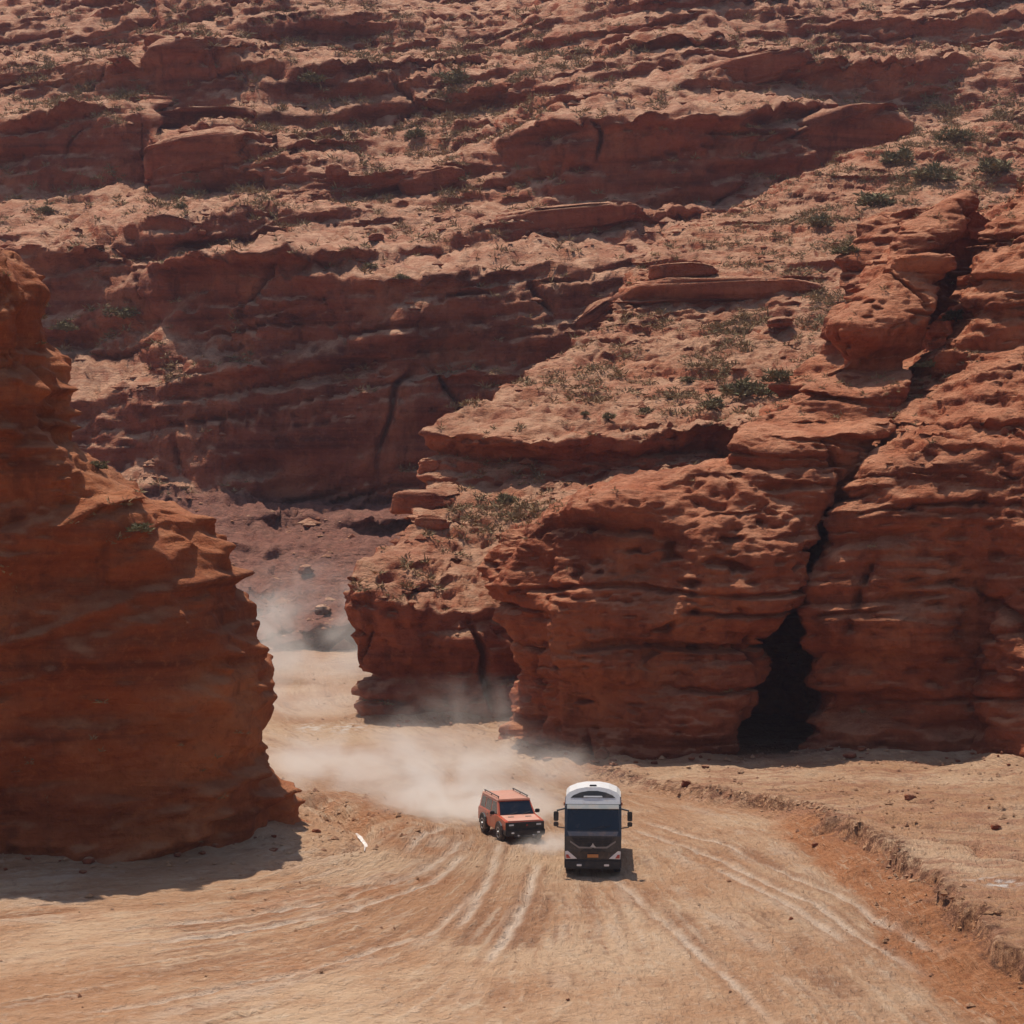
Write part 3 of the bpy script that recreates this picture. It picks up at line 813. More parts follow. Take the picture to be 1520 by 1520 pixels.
def block_object(name, px, py, wpx, hpx, depth, tilt, yaw, mat, seed, lift=0.3, e=0.5, kind='structure', bed=0.8, front=0.15, nu=72, nv=44, size=None):
    hit = surface_at(px, py)
    if hit is None:
        return None
    Yc = hit[0][1] + depth * lift
    c = np.array(W(px, py, Yc))
    w, h = wpx * Yc / F, hpx * Yc / F
    L = superblock(w, depth, h, math.radians(tilt), math.radians(yaw), e, nu, nv, front)
    P = L + c
    N = grid_normals(P)
    if np.mean(np.sum(N * L, -1)) < 0:
        N = -N
    s = size or max(0.12, h * 0.26)
    Q = rockify(P, N, seed, size=s, tilt=(-math.tan(math.radians(tilt)), 0), big=1.3, bed=bed, pit=0.35, rough=0.8, flute=0.2, slope=0.3, step=0.15)
    Q[:, -1] = Q[:, 0]
    o = grid_object(name, Q - c, mat, kind)
    o.location = c
    return o

# ledges and outcrops of the bedrock: px, py, width px, height px, depth m, tilt, yaw
OUT = [
    (1060, 434, 300, 40, 9, 2, 3, M_MID), (1010, 403, 98, 24, 4, 3, 0, M_MID), (878, 470, 90, 30, 5, 34, 10, M_MID),
    (640, 692, 34, 26, 3, 15, 0, M_MID), (632, 744, 84, 34, 5, 4, -10, M_MID), (640, 778, 60, 36, 5, 0, 0, M_MID),
    (315, 232, 165, 62, 11, 12, -8, M_BACK), (640, 275, 90, 46, 7, 18, 0, M_BACK), (300, 110, 90, 80, 10, 6, -6, M_BACK),
    (1225, 222, 225, 88, 12, 24, 6, M_BACK), (850, 326, 215, 38, 9, 6, -6, M_BACK), (1110, 112, 200, 44, 10, 16, 0, M_BACK),
    (1370, 395, 90, 34, 4, 6, 0, M_NEAR),
]
for n_, (px, py, w, h, d, t, yw, mt) in enumerate(OUT):
    o = block_object('rock_outcrop', px, py, w, h, d, t, yw, mt, 30 + n_ * 1.37, bed=1.0, e=0.36, lift=0.42)

# ------------------------------------------------------------------ vegetation
def leaf_material(name, a, b, c3):
    m, nt, out = new_mat(name)
    k = NT(nt)
    geo = k.n('ShaderNodeNewGeometry')
    n1 = k.noise(geo.outputs['Position'], 0.5, 3)
    c = k.mix(k.ramp01(n1, 0.35, 0.65), a, b)
    c = k.mix(k.math('MULTIPLY', k.ramp01(geo.outputs['Random Per Island'], 0.3, 1.0), 0.8), c, c3)
    bs = k.n('ShaderNodeBsdfPrincipled')
    k.l(c, bs.inputs['Base Color'])
    bs.inputs['Roughness'].default_value = 0.9
    bs.inputs['Specular IOR Level'].default_value = 0.1
    k.l(bs.outputs[0], out.inputs[0])
    return m
M_SCRUB = leaf_material('dry_scrub', (0.19, 0.145, 0.075), (0.27, 0.17, 0.085), (0.36, 0.24, 0.13))
M_BUSH = leaf_material('bush_leaf', (0.13, 0.12, 0.06), (0.18, 0.145, 0.07), (0.27, 0.21, 0.115))
M_TWIG = leaf_material('twig', (0.10, 0.07, 0.05), (0.13, 0.09, 0.06), (0.16, 0.12, 0.08))

def tri_mesh(name, V, mat):
    """V: (n, 3, 3) loose triangles"""
    n = len(V)
    me = bpy.data.meshes.new(name)
    me.vertices.add(n * 3)
    me.vertices.foreach_set('co', V.reshape(-1).astype(np.float32))
    me.loops.add(n * 3)
    me.loops.foreach_set('vertex_index', np.arange(n * 3, dtype=np.int32))
    me.polygons.add(n)
    me.polygons.foreach_set('loop_start', np.arange(n, dtype=np.int32) * 3)
    me.update(calc_edges=True)
    me.materials.append(mat)
    return me

def tufts(C, R, K, rng, tall=0.7, blade=0.4):
    """C (n,3) feet, R (n,) radii; K blades each"""
    n = len(C)
    d = rng.normal(size=(n, K, 3))
    d[..., 2] = np.abs(d[..., 2]) * tall
    d /= np.linalg.norm(d, axis=-1, keepdims=True)
    root = C[:, None] + d * (R[:, None, None] * rng.uniform(0.05, 0.6, (n, K, 1)))
    tip = root + d * (R[:, None, None] * rng.uniform(0.35, 0.75, (n, K, 1))) + rng.normal(size=(n, K, 3)) * R[:, None, None] * 0.12
    side = np.cross(d, rng.normal(size=(n, K, 3)))
    side /= np.linalg.norm(side, axis=-1, keepdims=True) + 1e-9
    w = R[:, None, None] * blade * rng.uniform(0.2, 0.5, (n, K, 1))
    return np.stack([root - side * w, root + side * w, tip], 2).reshape(-1, 3, 3)

# where the scrub grows: px, py, half width, half height, weight
SCRUB = [(1360, 250, 190, 110, 1.0), (1240, 330, 120, 70, 0.9), (1080, 520, 140, 60, 1.0), (1000, 580, 220, 50, 0.6), (1180, 480, 90, 60, 0.8),
         (620, 150, 230, 90, 0.8), (450, 200, 130, 60, 0.7), (130, 130, 160, 50, 0.7), (150, 490, 80, 40, 0.8), (280, 275, 180, 30, 0.6),
         (800, 90, 120, 50, 0.7), (760, 760, 130, 40, 0.8), (820, 700, 150, 25, 0.5), (640, 230, 130, 60, 0.5), (120, 310, 150, 25, 0.35),
         (500, 360, 180, 50, 0.3), (1400, 500, 60, 60, 0.8), (1300, 80, 200, 70, 0.35), (640, 860, 90, 40, 0.5), (200, 770, 60, 30, 0.5),
         (1350, 600, 60, 50, 0.7), (330, 40, 200, 40, 0.6)]
pts, rad = [], []
for n, (Q, N, qx, qy) in SHEETS.items():
    wgt = np.zeros(qx.shape)
    for (px, py, a, b, ww) in SCRUB:
        wgt = np.maximum(wgt, ww * np.exp(-((qx - px) / a)**2 - ((qy - py) / b)**2))
    wgt = wgt + 0.05
    clump = sstep(-0.15, 0.45, perlin(Q[..., 0] / 5, Q[..., 1] / 5, Q[..., 2] / 5 + 4))
    if n == 'canyon_wall':
        wgt = wgt * (qy < 735)
    wgt = wgt * clump * sstep(0.3, 0.62, N[..., 2]) * (qx > -60) * (qx < 1580) * (qy > -60)
    if n == 'near_bluff' or n == 'left_rock':
        wgt = wgt * 0.5
    flat = wgt.reshape(-1)
    want = {'canyon_wall': 7500, 'middle_ridge': 4200, 'near_bluff': 120, 'stepped_spire': 150, 'right_wall': 500, 'left_rock': 160}[n]
    if flat.sum() <= 0:
        continue
    ch = RNG.choice(len(flat), want, p=flat / flat.sum())
    c = Q.reshape(-1, 3)[ch]
    pts.append(c + RNG.normal(size=c.shape) * 0.1)
    base = {'canyon_wall': 0.95, 'middle_ridge': 0.62}.get(n, 0.36)
    rad.append(base * RNG.uniform(0.5, 1.25, want))
pts, rad = np.concatenate(pts), np.concatenate(rad)
sc = bpy.data.objects.new('scrub', tri_mesh('scrub', tufts(pts, rad, 22, RNG, 0.6, 0.26), M_SCRUB))
COL.objects.link(sc)
sc['kind'] = 'stuff'
sc['label'] = 'dry grey brown scrub growing over the canyon slopes'

# broken rock strewn over the slopes
def octa(C, R, rng):
    n = len(C)
    ov = np.array([(1, 0, 0), (0, 1, 0), (-1, 0, 0), (0, -1, 0), (0, 0, 0.8), (0, 0, -0.8)], float)
    of = np.array([(0, 1, 4), (1, 2, 4), (2, 3, 4), (3, 0, 4), (1, 0, 5), (2, 1, 5), (3, 2, 5), (0, 3, 5)])
    ang = rng.uniform(0, 6.28, n)
    v = ov[None] * (1 + rng.uniform(-0.4, 0.4, (n, 6, 3)))
    X = v[..., 0] * np.cos(ang)[:, None] - v[..., 1] * np.sin(ang)[:, None]
    Y = v[..., 0] * np.sin(ang)[:, None] + v[..., 1] * np.cos(ang)[:, None]
    v = np.stack([X * 1.3, Y, v[..., 2] * 0.75], -1) * R[:, None, None] + C[:, None]
    return v[:, of].reshape(-1, 3, 3)
rub = np.random.default_rng(31)
for n, want, base, mt in (('canyon_wall', 4200, 0.22, M_BACK), ('middle_ridge', 2000, 0.13, M_MID), ('right_wall', 500, 0.10, M_NEAR)):
    Q, N, qx, qy = SHEETS[n]
    w_ = sstep(0.35, 0.6, N[..., 2]) * sstep(-0.1, 0.5, perlin(Q[..., 0] / 7, Q[..., 1] / 7, Q[..., 2] / 7 + 11)) * (qx > -40) * (qx < 1560) * (qy > -40) * (qy < 1000)
    w_ = w_.reshape(-1)
    ch = rub.choice(len(w_), want, p=w_ / w_.sum())
    ro = bpy.data.objects.new('rubble', tri_mesh('rubble', octa(Q.reshape(-1, 3)[ch], np.minimum(base * 0.5 + rub.exponential(base, want), base * 5), rub), mt))
    COL.objects.link(ro)
    ro['kind'] = 'stuff'
    ro['label'] = 'broken rock strewn over the slopes'

# single dark bushes
bush_rng = np.random.default_rng(3)
def bush_meshes(i):
    K = 420
    d = bush_rng.normal(size=(26, 3))
    d[:, 2] = np.abs(d[:, 2])
    cl = d / np.linalg.norm(d, axis=1)[:, None] * bush_rng.uniform(0.25, 0.75, (26, 1))
    cl[:, 2] *= 0.75
    leaves = tufts(cl, bush_rng.uniform(0.22, 0.42, 26), 34, bush_rng, 0.9, 0.34)
    f = tri_mesh('foliage', leaves, M_BUSH)
    bm = bmesh.new()
    for s in range(7):
        a = bush_rng.uniform(0, 6.28)
        top = Vector((math.cos(a) * 0.45, math.sin(a) * 0.45, bush_rng.uniform(0.4, 0.65)))
        q = top.to_track_quat('Z', 'Y').to_matrix().to_4x4()
        bmesh.ops.create_cone(bm, cap_ends=True, segments=5, radius1=0.035, radius2=0.012, depth=top.length,
                              matrix=Matrix.Translation(top * 0.5 - Vector((0, 0, 0.06))) @ q)
    st = bpy.data.meshes.new('stem')
    bm.to_mesh(st); bm.free()
    st.materials.append(M_TWIG)
    return f, st
BM_ = [bush_meshes(i) for i in range(4)]
BUSH = [
    (1108, 580, 62, 'large dark green bush at the back of the pale rock tongue'),
    (1066, 600, 34, 'smaller dark bush left of the large green bush'),
    (1150, 560, 40, 'dark bush close against the stepped spire'),
    (1290, 300, 46, 'grey green bush on the slope left of the spire tip'),
    (1390, 262, 58, 'dark bush on the slope just above the spire tip'),
    (1330, 235, 44, 'bush right of the large leaning outcrop'),
    (1420, 205, 48, 'dark bush high on the scrub slope at the right'),
    (1480, 250, 46, 'bush on the scrub slope near the right edge'),
    (1215, 330, 40, 'grey bush below the large leaning outcrop'),
    (1250, 372, 34, 'low bush above the flat ledges near the spire'),
    (1015, 560, 20, 'small round bush in the middle of the pale tongue'),
    (905, 618, 18, 'small bush near the front edge of the pale tongue'),
    (862, 612, 17, 'small dark bush on the pale tongue nearest its tip'),
    (960, 606, 18, 'small bush on the tongue below the middle bushes'),
    (668, 120, 44, 'dark bush under the upper outcrop at the top centre'),
    (455, 118, 36, 'dark bush on the upper slope left of centre'),
    (610, 200, 34, 'grey bush on the rubble slope at upper centre'),
    (95, 497, 34, 'grey bush on the shaded bench beside the left rock'),
    (190, 470, 40, 'dark bush at the foot of the shaded cliff on the left'),
    (70, 312, 18, 'small bush on the sunlit slope at the far left'),
    (265, 303, 18, 'small bush on the sunlit slope below the left outcrop'),
    (600, 415, 20, 'small dark bush on the rim of the main canyon wall'),
    (545, 392, 18, 'small bush on the sunlit bench above the main wall'),
    (1415, 470, 30, 'bush inside the gully right of the spire'),
    (1375, 545, 30, 'bush in the lower gully right of the spire'),
    (745, 745, 34, 'grey bush on the slope under the tongue'),
    (150, 690, 26, 'dry bush on the shoulder of the left rock'),
    (215, 790, 30, 'dry bush in the hollow of the left rock'),
]
for i, (px, py, w, lab) in enumerate(BUSH):
    hit = surface_at(px, py)
    if hit is None:
        continue
    p = hit[0]
    r = w * p[1] / F * 0.85
    e_ = bpy.data.objects.new('desert_bush', None)
    COL.objects.link(e_)
    e_.location = p
    e_.rotation_euler = (0, 0, i * 1.7)
    e_.scale = (r, r * (0.8 + 0.1 * (i % 4)), r * (0.75 + 0.08 * (i % 3)))
    e_['label'] = lab
    e_['category'] = 'bush'
    e_['group'] = 'bushes on the canyon slopes'
    for nm, me in zip(('foliage', 'stem'), BM_[i % 4]):
        c_ = bpy.data.objects.new(nm, me)
        COL.objects.link(c_)
        c_.parent = e_

# ------------------------------------------------------------------ loose boulders and stones
BOULD = [
    (498, 255, 27, 23, M_BACK, 'round pale boulder resting on the rubble slope at upper left'),
    (1158, 478, 34, 16, M_MID, 'flat boulder on the scrub slope behind the pale tongue'),
    (560, 352, 20, 12, M_BACK, 'small boulder lying on the sunlit bench above the main wall'),
    (300, 345, 16, 10, M_BACK, 'small boulder near the left end of the sunlit bench'),
    (480, 905, 26, 16, M_BACK, 'boulder on the dusty talus between the two near rocks'),
    (455, 845, 24, 14, M_BACK, 'boulder higher on the talus in the canyon gap'),
]
for i, (px, py, w, h, mt, lab) in enumerate(BOULD):
    o = block_object('boulder', px, py, w, h, w * 0.09, 4, 10, mt, 80 + i * 2.1, lift=-0.1, e=0.75, kind=None, bed=0.4, front=0.0, nu=36, nv=22)
    if o:
        o['label'] = lab
        o['category'] = 'boulder'
STONES = [(1291, 1258, 20, 9, 'pale stone lodged on the orange bank right of the road'), (1175, 1363, 9, 6, 'small dark stone lying alone on the open road at right'),
          (845, 1483, 8, 5, 'small dark stone near the bottom of the road'), (1212, 1252, 11, 6, 'small stone at the foot of the orange bank'),
          (1020, 1162, 16, 9, 'stone on the broken terrace edge behind the truck'), (895, 1116, 24, 16, 'stone block fallen at the foot of the near bluff'),
          (462, 1283, 16, 8, 'flat stone on the gully edge by the left rock'), (470, 1232, 12, 7, 'small stone on the flat beside the left gully'),
          (1352, 1182, 16, 8, 'dark stone on the terrace below the right wall'), (1480, 1225, 18, 9, 'stone on the terrace near the right edge')]
srng = np.random.default_rng(9)
for i, (px, py, w, h, lab) in enumerate(STONES):
    x, y, z = ground_at(px, py + h * 0.4)
    ww, hh = w * y / F, h * y / F
    L = superblock(ww, ww * 0.8, hh * 1.3, srng.uniform(-0.2, 0.2), srng.uniform(-0.5, 0.5), 0.7, 24, 15, 0)
    N = grid_normals(L)
    if np.mean(np.sum(N * L, -1)) < 0: N = -N
    Q = rockify(L + i * 3.1, N, i * 2.3, size=hh * 0.3, big=0.8, bed=0.4, pit=0.2, rough=0.9, flute=0.2, slope=0.2, step=0) - i * 3.1
    Q[:, -1] = Q[:, 0]
    o = grid_object('stone', Q, M_SAND if i in (0,) else M_MID)
    o.location = (x, y, z + hh * 0.12)
    o['label'] = lab
    o['category'] = 'stone'
    o['group'] = 'loose stones along the road'

# rubble fallen along the feet of the cliffs, and a few clods on the road
def stone_mesh(i):
    L = superblock(1.0, 0.85, 0.75, 0.15 * i, 0.4 * i, 0.62, 20, 12, 0)
    N = grid_normals(L)
    if np.mean(np.sum(N * L, -1)) < 0: N = -N
    Q = rockify(L + i * 7.3, N, i * 2.9, size=0.3, big=0.9, bed=0.5, pit=0.2, rough=0.9, flute=0.2, slope=0.2, step=0, bulge=0.5) - i * 7.3
    Q[:, -1] = Q[:, 0]
    o = grid_object('stone', Q, M_MID)
    me = o.data
    bpy.data.objects.remove(o)
    return me
SM = [stone_mesh(i) for i in range(5)]
WHERE = ['at the foot of the left rock', 'at the foot of the nose of the middle ridge', 'at the foot of the near bluff', 'at the foot of the right wall']
ORD = ['first', 'second', 'third', 'fourth', 'fifth', 'sixth', 'seventh', 'eighth', 'ninth', 'tenth', 'eleventh', 'twelfth', 'thirteenth', 'fourteenth', 'fifteenth', 'sixteenth']
for fi, foot in enumerate(FEET):
    made = []
    fpts = np.array(foot)
    for j in range((16, 10, 16, 16)[fi]):
        t = srng.uniform(0.08, 0.95) * (len(fpts) - 1)
        a_ = int(t)
        q = fpts[a_] + (fpts[a_ + 1] - fpts[a_]) * (t - a_)
        q = q + np.array([srng.normal() * 0.5, -abs(srng.normal()) * 1.3 - 0.3])
        r = min(1.1, 0.16 + srng.exponential(0.2))
        o = bpy.data.objects.new('stone', SM[j % 5])
        COL.objects.link(o)
        o.location = (q[0], q[1], ground_z(q[0], q[1]) + 0.15 * r)
        o.scale = (r, r * srng.uniform(0.8, 1.2), r * srng.uniform(0.6, 1))
        o.rotation_euler = (0, 0, srng.uniform(0, 6.28))
        made.append((o.location.x / o.location.y, o))
        o['category'] = 'stone'
        o['group'] = 'rubble ' + WHERE[fi]
    for n_, (_, o) in enumerate(sorted(made, key=lambda q: q[0])):
        o['label'] = ORD[n_] + ' fallen stone from the left ' + WHERE[fi]

# clods and gravel: too many to count
gr_rng = np.random.default_rng(21)
wg = 0.012 + 1.3 * g_lip + 0.35 * g_bank + 0.25 * (1 - road)
for foot in FEET:
    wg = wg + 0.9 * np.exp(-np.abs(polyline_distance(GX, GY, foot)[0]) / 1.6)
gdist = np.abs(polyline_distance(GX, GY, GULLY)[0])
wg = wg + 0.5 * np.exp(-gdist / 1.5)
cell = np.gradient(GY, axis=0) * (half * 2 / NC)[:, None]
wg = wg * cell * (np.abs(GPX - 760) < 800) * (GPY < 1560) * (GPY > 1000) * sstep(-0.3, 0.4, perlin(GX / 2.5, GY / 2.5, 6.3))
wg = np.maximum(wg, 0).reshape(-1)
NG = 4500
ci = gr_rng.choice(len(wg), NG, p=wg / wg.sum())
cc = GP.reshape(-1, 3)[ci] + gr_rng.normal(size=(NG, 3)) * np.array([0.06, 0.15, 0.0])
rr = 0.03 + gr_rng.exponential(0.035, NG)
rr = np.minimum(rr, 0.22)
ov = np.array([(1, 0, 0), (0, 1, 0), (-1, 0, 0), (0, -1, 0), (0, 0, 0.8), (0, 0, -0.8)], float)
of = np.array([(0, 1, 4), (1, 2, 4), (2, 3, 4), (3, 0, 4), (1, 0, 5), (2, 1, 5), (3, 2, 5), (0, 3, 5)])
ang = gr_rng.uniform(0, 6.28, NG)
jv = ov[None] * (1 + gr_rng.uniform(-0.35, 0.35, (NG, 6, 3)))
jx_ = jv[..., 0] * np.cos(ang)[:, None] - jv[..., 1] * np.sin(ang)[:, None]
jy_ = jv[..., 0] * np.sin(ang)[:, None] + jv[..., 1] * np.cos(ang)[:, None]
jv = np.stack([jx_ * 1.2, jy_, jv[..., 2]], -1) * rr[:, None, None] + cc[:, None] + np.array([0, 0, 0.25])[None, None] * rr[:, None, None]
go = bpy.data.objects.new('gravel', tri_mesh('gravel', jv[:, of].reshape(-1, 3, 3), M_SAND))
COL.objects.link(go)
go['kind'] = 'stuff'
go['label'] = 'clods and gravel strewn over the canyon floor'

# pale salt crust where water stood
m, nt, out = new_mat('salt_crust')
k = NT(nt)
geo = k.n('ShaderNodeNewGeometry')
bs = k.n('ShaderNodeBsdfPrincipled')
k.l(k.mix(k.ramp01(k.noise(geo.outputs['Position'], 4, 5), 0.35, 0.6), (0.55, 0.45, 0.37), (0.80, 0.74, 0.68)), bs.inputs['Base Color'])
bs.inputs['Roughness'].default_value = 0.35
k.l(bs.outputs[0], out.inputs[0])
M_SALT = m
for line, wid in (([(528, 1240), (537, 1248), (543, 1257), (541, 1266)], 0.10),):
    q = []
    for a in line:
        x, y = G(*a)
        for _ in range(3):
            x, y = G(a[0], a[1], ground_z(x, y))
        q.append((x, y))
    q = np.array(q)
    tt = np.linspace(0, 1, 24)
    cl = pchip(np.linspace(0, 1, len(q)), q, tt)
    tg = np.gradient(cl, axis=0)
    tg /= np.linalg.norm(tg, axis=1)[:, None]
    nr = np.stack([-tg[:, 1], tg[:, 0]], 1)
    ww = wid * np.sin(np.pi * np.clip(tt, 0.03, 0.97))**0.6 * (1 + 0.4 * perlin(tt * 7, 0 * tt, 0 * tt + wid))
    sv_ = np.linspace(-1, 1, 7)
    P = cl[:, None] + nr[:, None] * (ww[:, None] * sv_[None])[..., None]
    Z = ground_height(P[..., 0], P[..., 1])[0] + 0.12 - 0.05 * np.abs(sv_[None])
    o = grid_object('salt_crust', np.concatenate([P, Z[..., None]], -1), M_SALT, 'structure')

# ------------------------------------------------------------------ vehicles
def paint(name, col, rough=0.35, metal=0.0, coat=0.0, dirt=0.35):
    m, nt, out = new_mat(name)
    k = NT(nt)
    tc = k.n('ShaderNodeTexCoord')
    n1 = k.noise(tc.outputs['Object'], 3.0, 6, 0.65)
    f = k.math('MULTIPLY', k.ramp01(n1, 0.42, 0.75), dirt)
    bs = k.n('ShaderNodeBsdfPrincipled')
    k.l(k.mix(f, col, (0.40, 0.27, 0.19)), bs.inputs['Base Color'])
    k.l(k.math('ADD', rough, k.math('MULTIPLY', f, 0.8), clamp=True), bs.inputs['Roughness'])
    bs.inputs['Metallic'].default_value = metal
    bs.inputs['Coat Weight'].default_value = coat
    k.l(bs.outputs[0], out.inputs[0])
    return m
P_ORANGE = paint('orange_paint', (0.47, 0.062, 0.012), 0.3, 0, 0.35, 0.2)
P_SUNLIT = paint('sunlit_orange_paint', (0.66, 0.32, 0.22), 0.3, 0, 0.5, 0.5)  # paler orange: sun highlight on the car's roof and hood put into the colour
P_WHITE = paint('white_paint', (0.66, 0.64, 0.61), 0.4, 0, 0.3, 0.35)
P_SLATE = paint('slate_paint', (0.022, 0.024, 0.028), 0.3, 0, 0.3, 0.16)
P_BLACK = paint('black_plastic', (0.012, 0.012, 0.013), 0.5, 0, 0, 0.12)
P_TYRE = paint('tyre_rubber', (0.02, 0.02, 0.02), 0.85, 0, 0, 0.55)
P_GLASS = paint('dark_glass', (0.004, 0.008, 0.014), 0.05, 0, 0, 0.03)
P_STEEL = paint('dull_steel', (0.45, 0.45, 0.46), 0.35, 0.9, 0, 0.2)
P_LENS = paint('lamp_lens', (0.75, 0.76, 0.78), 0.12, 0.3, 0.5, 0.05)
P_AMBER = paint('amber_lens', (0.60, 0.16, 0.04), 0.2, 0, 0.3, 0.1)
P_RED = paint('red_lens', (0.45, 0.05, 0.04), 0.2, 0, 0.3, 0.1)
P_PLATE = paint('plate_orange', (0.55, 0.20, 0.05), 0.4, 0, 0, 0.3)

def mk(name, bm, mat, parent, bevel=0.0, smooth=False):
    if bevel:
        bmesh.ops.bevel(bm, geom=[e for e in bm.edges if e.calc_face_angle(0) > 0.5], offset=bevel, segments=2, affect='EDGES', clamp_overlap=True)
    bmesh.ops.recalc_face_normals(bm, faces=bm.faces)
    me = bpy.data.meshes.new(name)
    bm.to_mesh(me); bm.free()
    if smooth:
        for p in me.polygons: p.use_smooth = True
    me.materials.append(mat)
    o = bpy.data.objects.new(name, me)
    COL.objects.link(o)
    o.parent = parent
    return o

def box(x0, x1, y0, y1, z0, z1, bm=None):
    bm = bm or bmesh.new()
    bmesh.ops.create_cube(bm, size=1, matrix=Matrix.Translation(((x0 + x1) / 2, (y0 + y1) / 2, (z0 + z1) / 2)) @ Matrix.Diagonal((x1 - x0, y1 - y0, z1 - z0, 1)))
    return bm

def prism(poly, a, b, axis='x', bm=None):
    """extrude a polygon: axis x takes (y,z) points, axis y takes (x,z)"""
    bm = bm or bmesh.new()
    def p(q, v):
        return (v, q[0], q[1]) if axis == 'x' else (q[0], v, q[1])
    A = [bm.verts.new(p(q, a)) for q in poly]
    B = [bm.verts.new(p(q, b)) for q in poly]
    bm.faces.new(A); bm.faces.new(B[::-1])
    n = len(poly)
    for i in range(n):
        bm.faces.new((A[i], B[i], B[(i + 1) % n], A[(i + 1) % n]))
    return bm

def plate(pts, thick, bm=None):
    """a panel given by its outline in space, thickened backwards along its normal"""
    bm = bm or bmesh.new()
    v = [Vector(q) for q in pts]
    nrm = (v[1] - v[0]).cross(v[2] - v[0]).normalized() * thick
    A = [bm.verts.new(q) for q in v]
    B = [bm.verts.new(q - nrm) for q in v]
    bm.faces.new(A); bm.faces.new(B[::-1])
    n = len(v)
    for i in range(n):
        bm.faces.new((A[i], A[(i + 1) % n], B[(i + 1) % n], B[i]))
    return bm

def rod(a, b, r, seg=8, bm=None):
    bm = bm or bmesh.new()
    a, b = Vector(a), Vector(b)
    q = (b - a).to_track_quat('Z', 'Y').to_matrix().to_4x4()
    bmesh.ops.create_cone(bm, cap_ends=True, segments=seg, radius1=r, radius2=r, depth=(b - a).length, matrix=Matrix.Translation((a + b) / 2) @ q)
    return bm

def revolve(profile, cx, cy, cz, seg=28, bm=None):
    """profile of (x offset, radius) turned about the x axis"""
    bm = bm or bmesh.new()
    rings = []
    for (dx, r) in profile:
        rings.append([bm.verts.new((cx + dx, cy + r * math.cos(2 * math.pi * i / seg), cz + r * math.sin(2 * math.pi * i / seg))) for i in range(seg)])
    for A, B in zip(rings[:-1], rings[1:]):
        for i in range(seg):
            bm.faces.new((A[i], A[(i + 1) % seg], B[(i + 1) % seg], B[i]))
    bm.faces.new(rings[0]); bm.faces.new(rings[-1][::-1])
    return bm

def wheel(parent, x, y, r, w, side, rim_mat):
    e = mk('wheel', revolve([(-w * .5, r * .62), (-w * .5, r * .9), (-w * .38, r), (w * .38, r), (w * .5, r * .9), (w * .5, r * .62)], x, y, r), P_TYRE, parent)
    sx = side * (w * .5)
    mk('rim', revolve([(sx - side * .10, r * .60), (sx + side * .004, r * .60), (sx + side * .004, r * .52), (sx - side * .05, r * .45), (sx - side * .05, r * .2), (sx + side * .02, r * .16)], x, y, r), rim_mat, e)
    return e

def thing(name, label, cat, loc, rz, tip=(0, 0)):
    o = bpy.data.objects.new(name, None)
    COL.objects.link(o)
    o.location = loc
    o.rotation_euler = (tip[0], tip[1], rz)
    o['label'] = label
    o['category'] = cat
    return o

# --- truck: front at y = 0, drives towards -y
tx, ty = G(880, 1303)
tz = min(ground_z(tx + a, ty + b) for a in (-1.1, 0, 1.1) for b in (1.2, 6.5)) + 0.02
T = thing('truck', 'dark fronted cargo truck with a white high roof driving towards the viewer', 'truck', (tx, ty, tz), math.radians(-2.4))
cabp = [(0.06, 0.62), (0.0, 1.1), (0.02, 1.78), (0.10, 2.02), (0.36, 3.04), (0.48, 3.16), (2.1, 3.2), (2.2, 3.1), (2.2, 0.62)]
mk('cab', prism(cabp, -1.245, 1.245), P_SLATE, T, 0.05)
arch = [(-1.2, 3.14), (1.2, 3.14), (1.19, 3.48), (1.05, 3.62), (0.7, 3.76), (0.3, 3.83), (-0.3, 3.83), (-0.7, 3.76), (-1.05, 3.62), (-1.19, 3.48)]
bm = bmesh.new()
A = [bm.verts.new((q[0], 0.40 + 0.55 * (q[1] - 3.14), q[1])) for q in arch]
B = [bm.verts.new((q[0], 2.2, q[1] + 0.04)) for q in arch]
bm.faces.new(A); bm.faces.new(B[::-1])
for i in range(len(arch)):
    bm.faces.new((A[i], B[i], B[(i + 1) % len(arch)], A[(i + 1) % len(arch)]))
roof = mk('roof_fairing', bm, P_WHITE, T, 0.05)
vent = [(-0.98, 3.40), (0.98, 3.40), (0.86, 3.50), (0.55, 3.62), (0.2, 3.68), (-0.2, 3.68), (-0.55, 3.62), (-0.86, 3.50)]
mk('vent', plate([(q[0], 0.385 + 0.55 * (q[1] - 3.14), q[1]) for q in vent], 0.03), P_BLACK, roof)
mk('vent_bar', plate([(x, 0.37 + 0.55 * (z - 3.14), z) for x, z in ((-0.42, 3.42), (0.42, 3.42), (0.40, 3.48), (-0.40, 3.48))], 0.02), P_WHITE, roof)
mk('beacon', box(-0.16, 0.16, 0.95, 1.1, 3.83, 3.9), P_BLACK, roof, 0.02)
ws_ = mk('windshield', plate([(-1.14, 0.075, 2.04), (1.14, 0.075, 2.04), (1.10, 0.318, 2.98), (-1.10, 0.318, 2.98)], 0.02), P_GLASS, T)
for sx in (-1, 1):
    mk('wiper', rod((sx * 0.15, 0.06, 2.05), (sx * 0.15 + 0.62, 0.115, 2.24), 0.014, 6), P_BLACK, ws_)
mk('sun_visor', plate([(-1.14, 0.17, 2.97), (1.14, 0.17, 2.97), (1.14, 0.34, 3.13), (-1.14, 0.34, 3.13)], 0.035), paint('visor_grey', (0.16, 0.17, 0.17), 0.4, 0, 0, 0.4), T)
mk('nose_strip', plate([(-1.05, 0.012, 1.80), (1.05, 0.012, 1.80), (1.12, 0.066, 1.98), (-1.12, 0.066, 1.98)], 0.03), paint('strip_grey', (0.13, 0.13, 0.14), 0.5, 0, 0, 0.6), T)
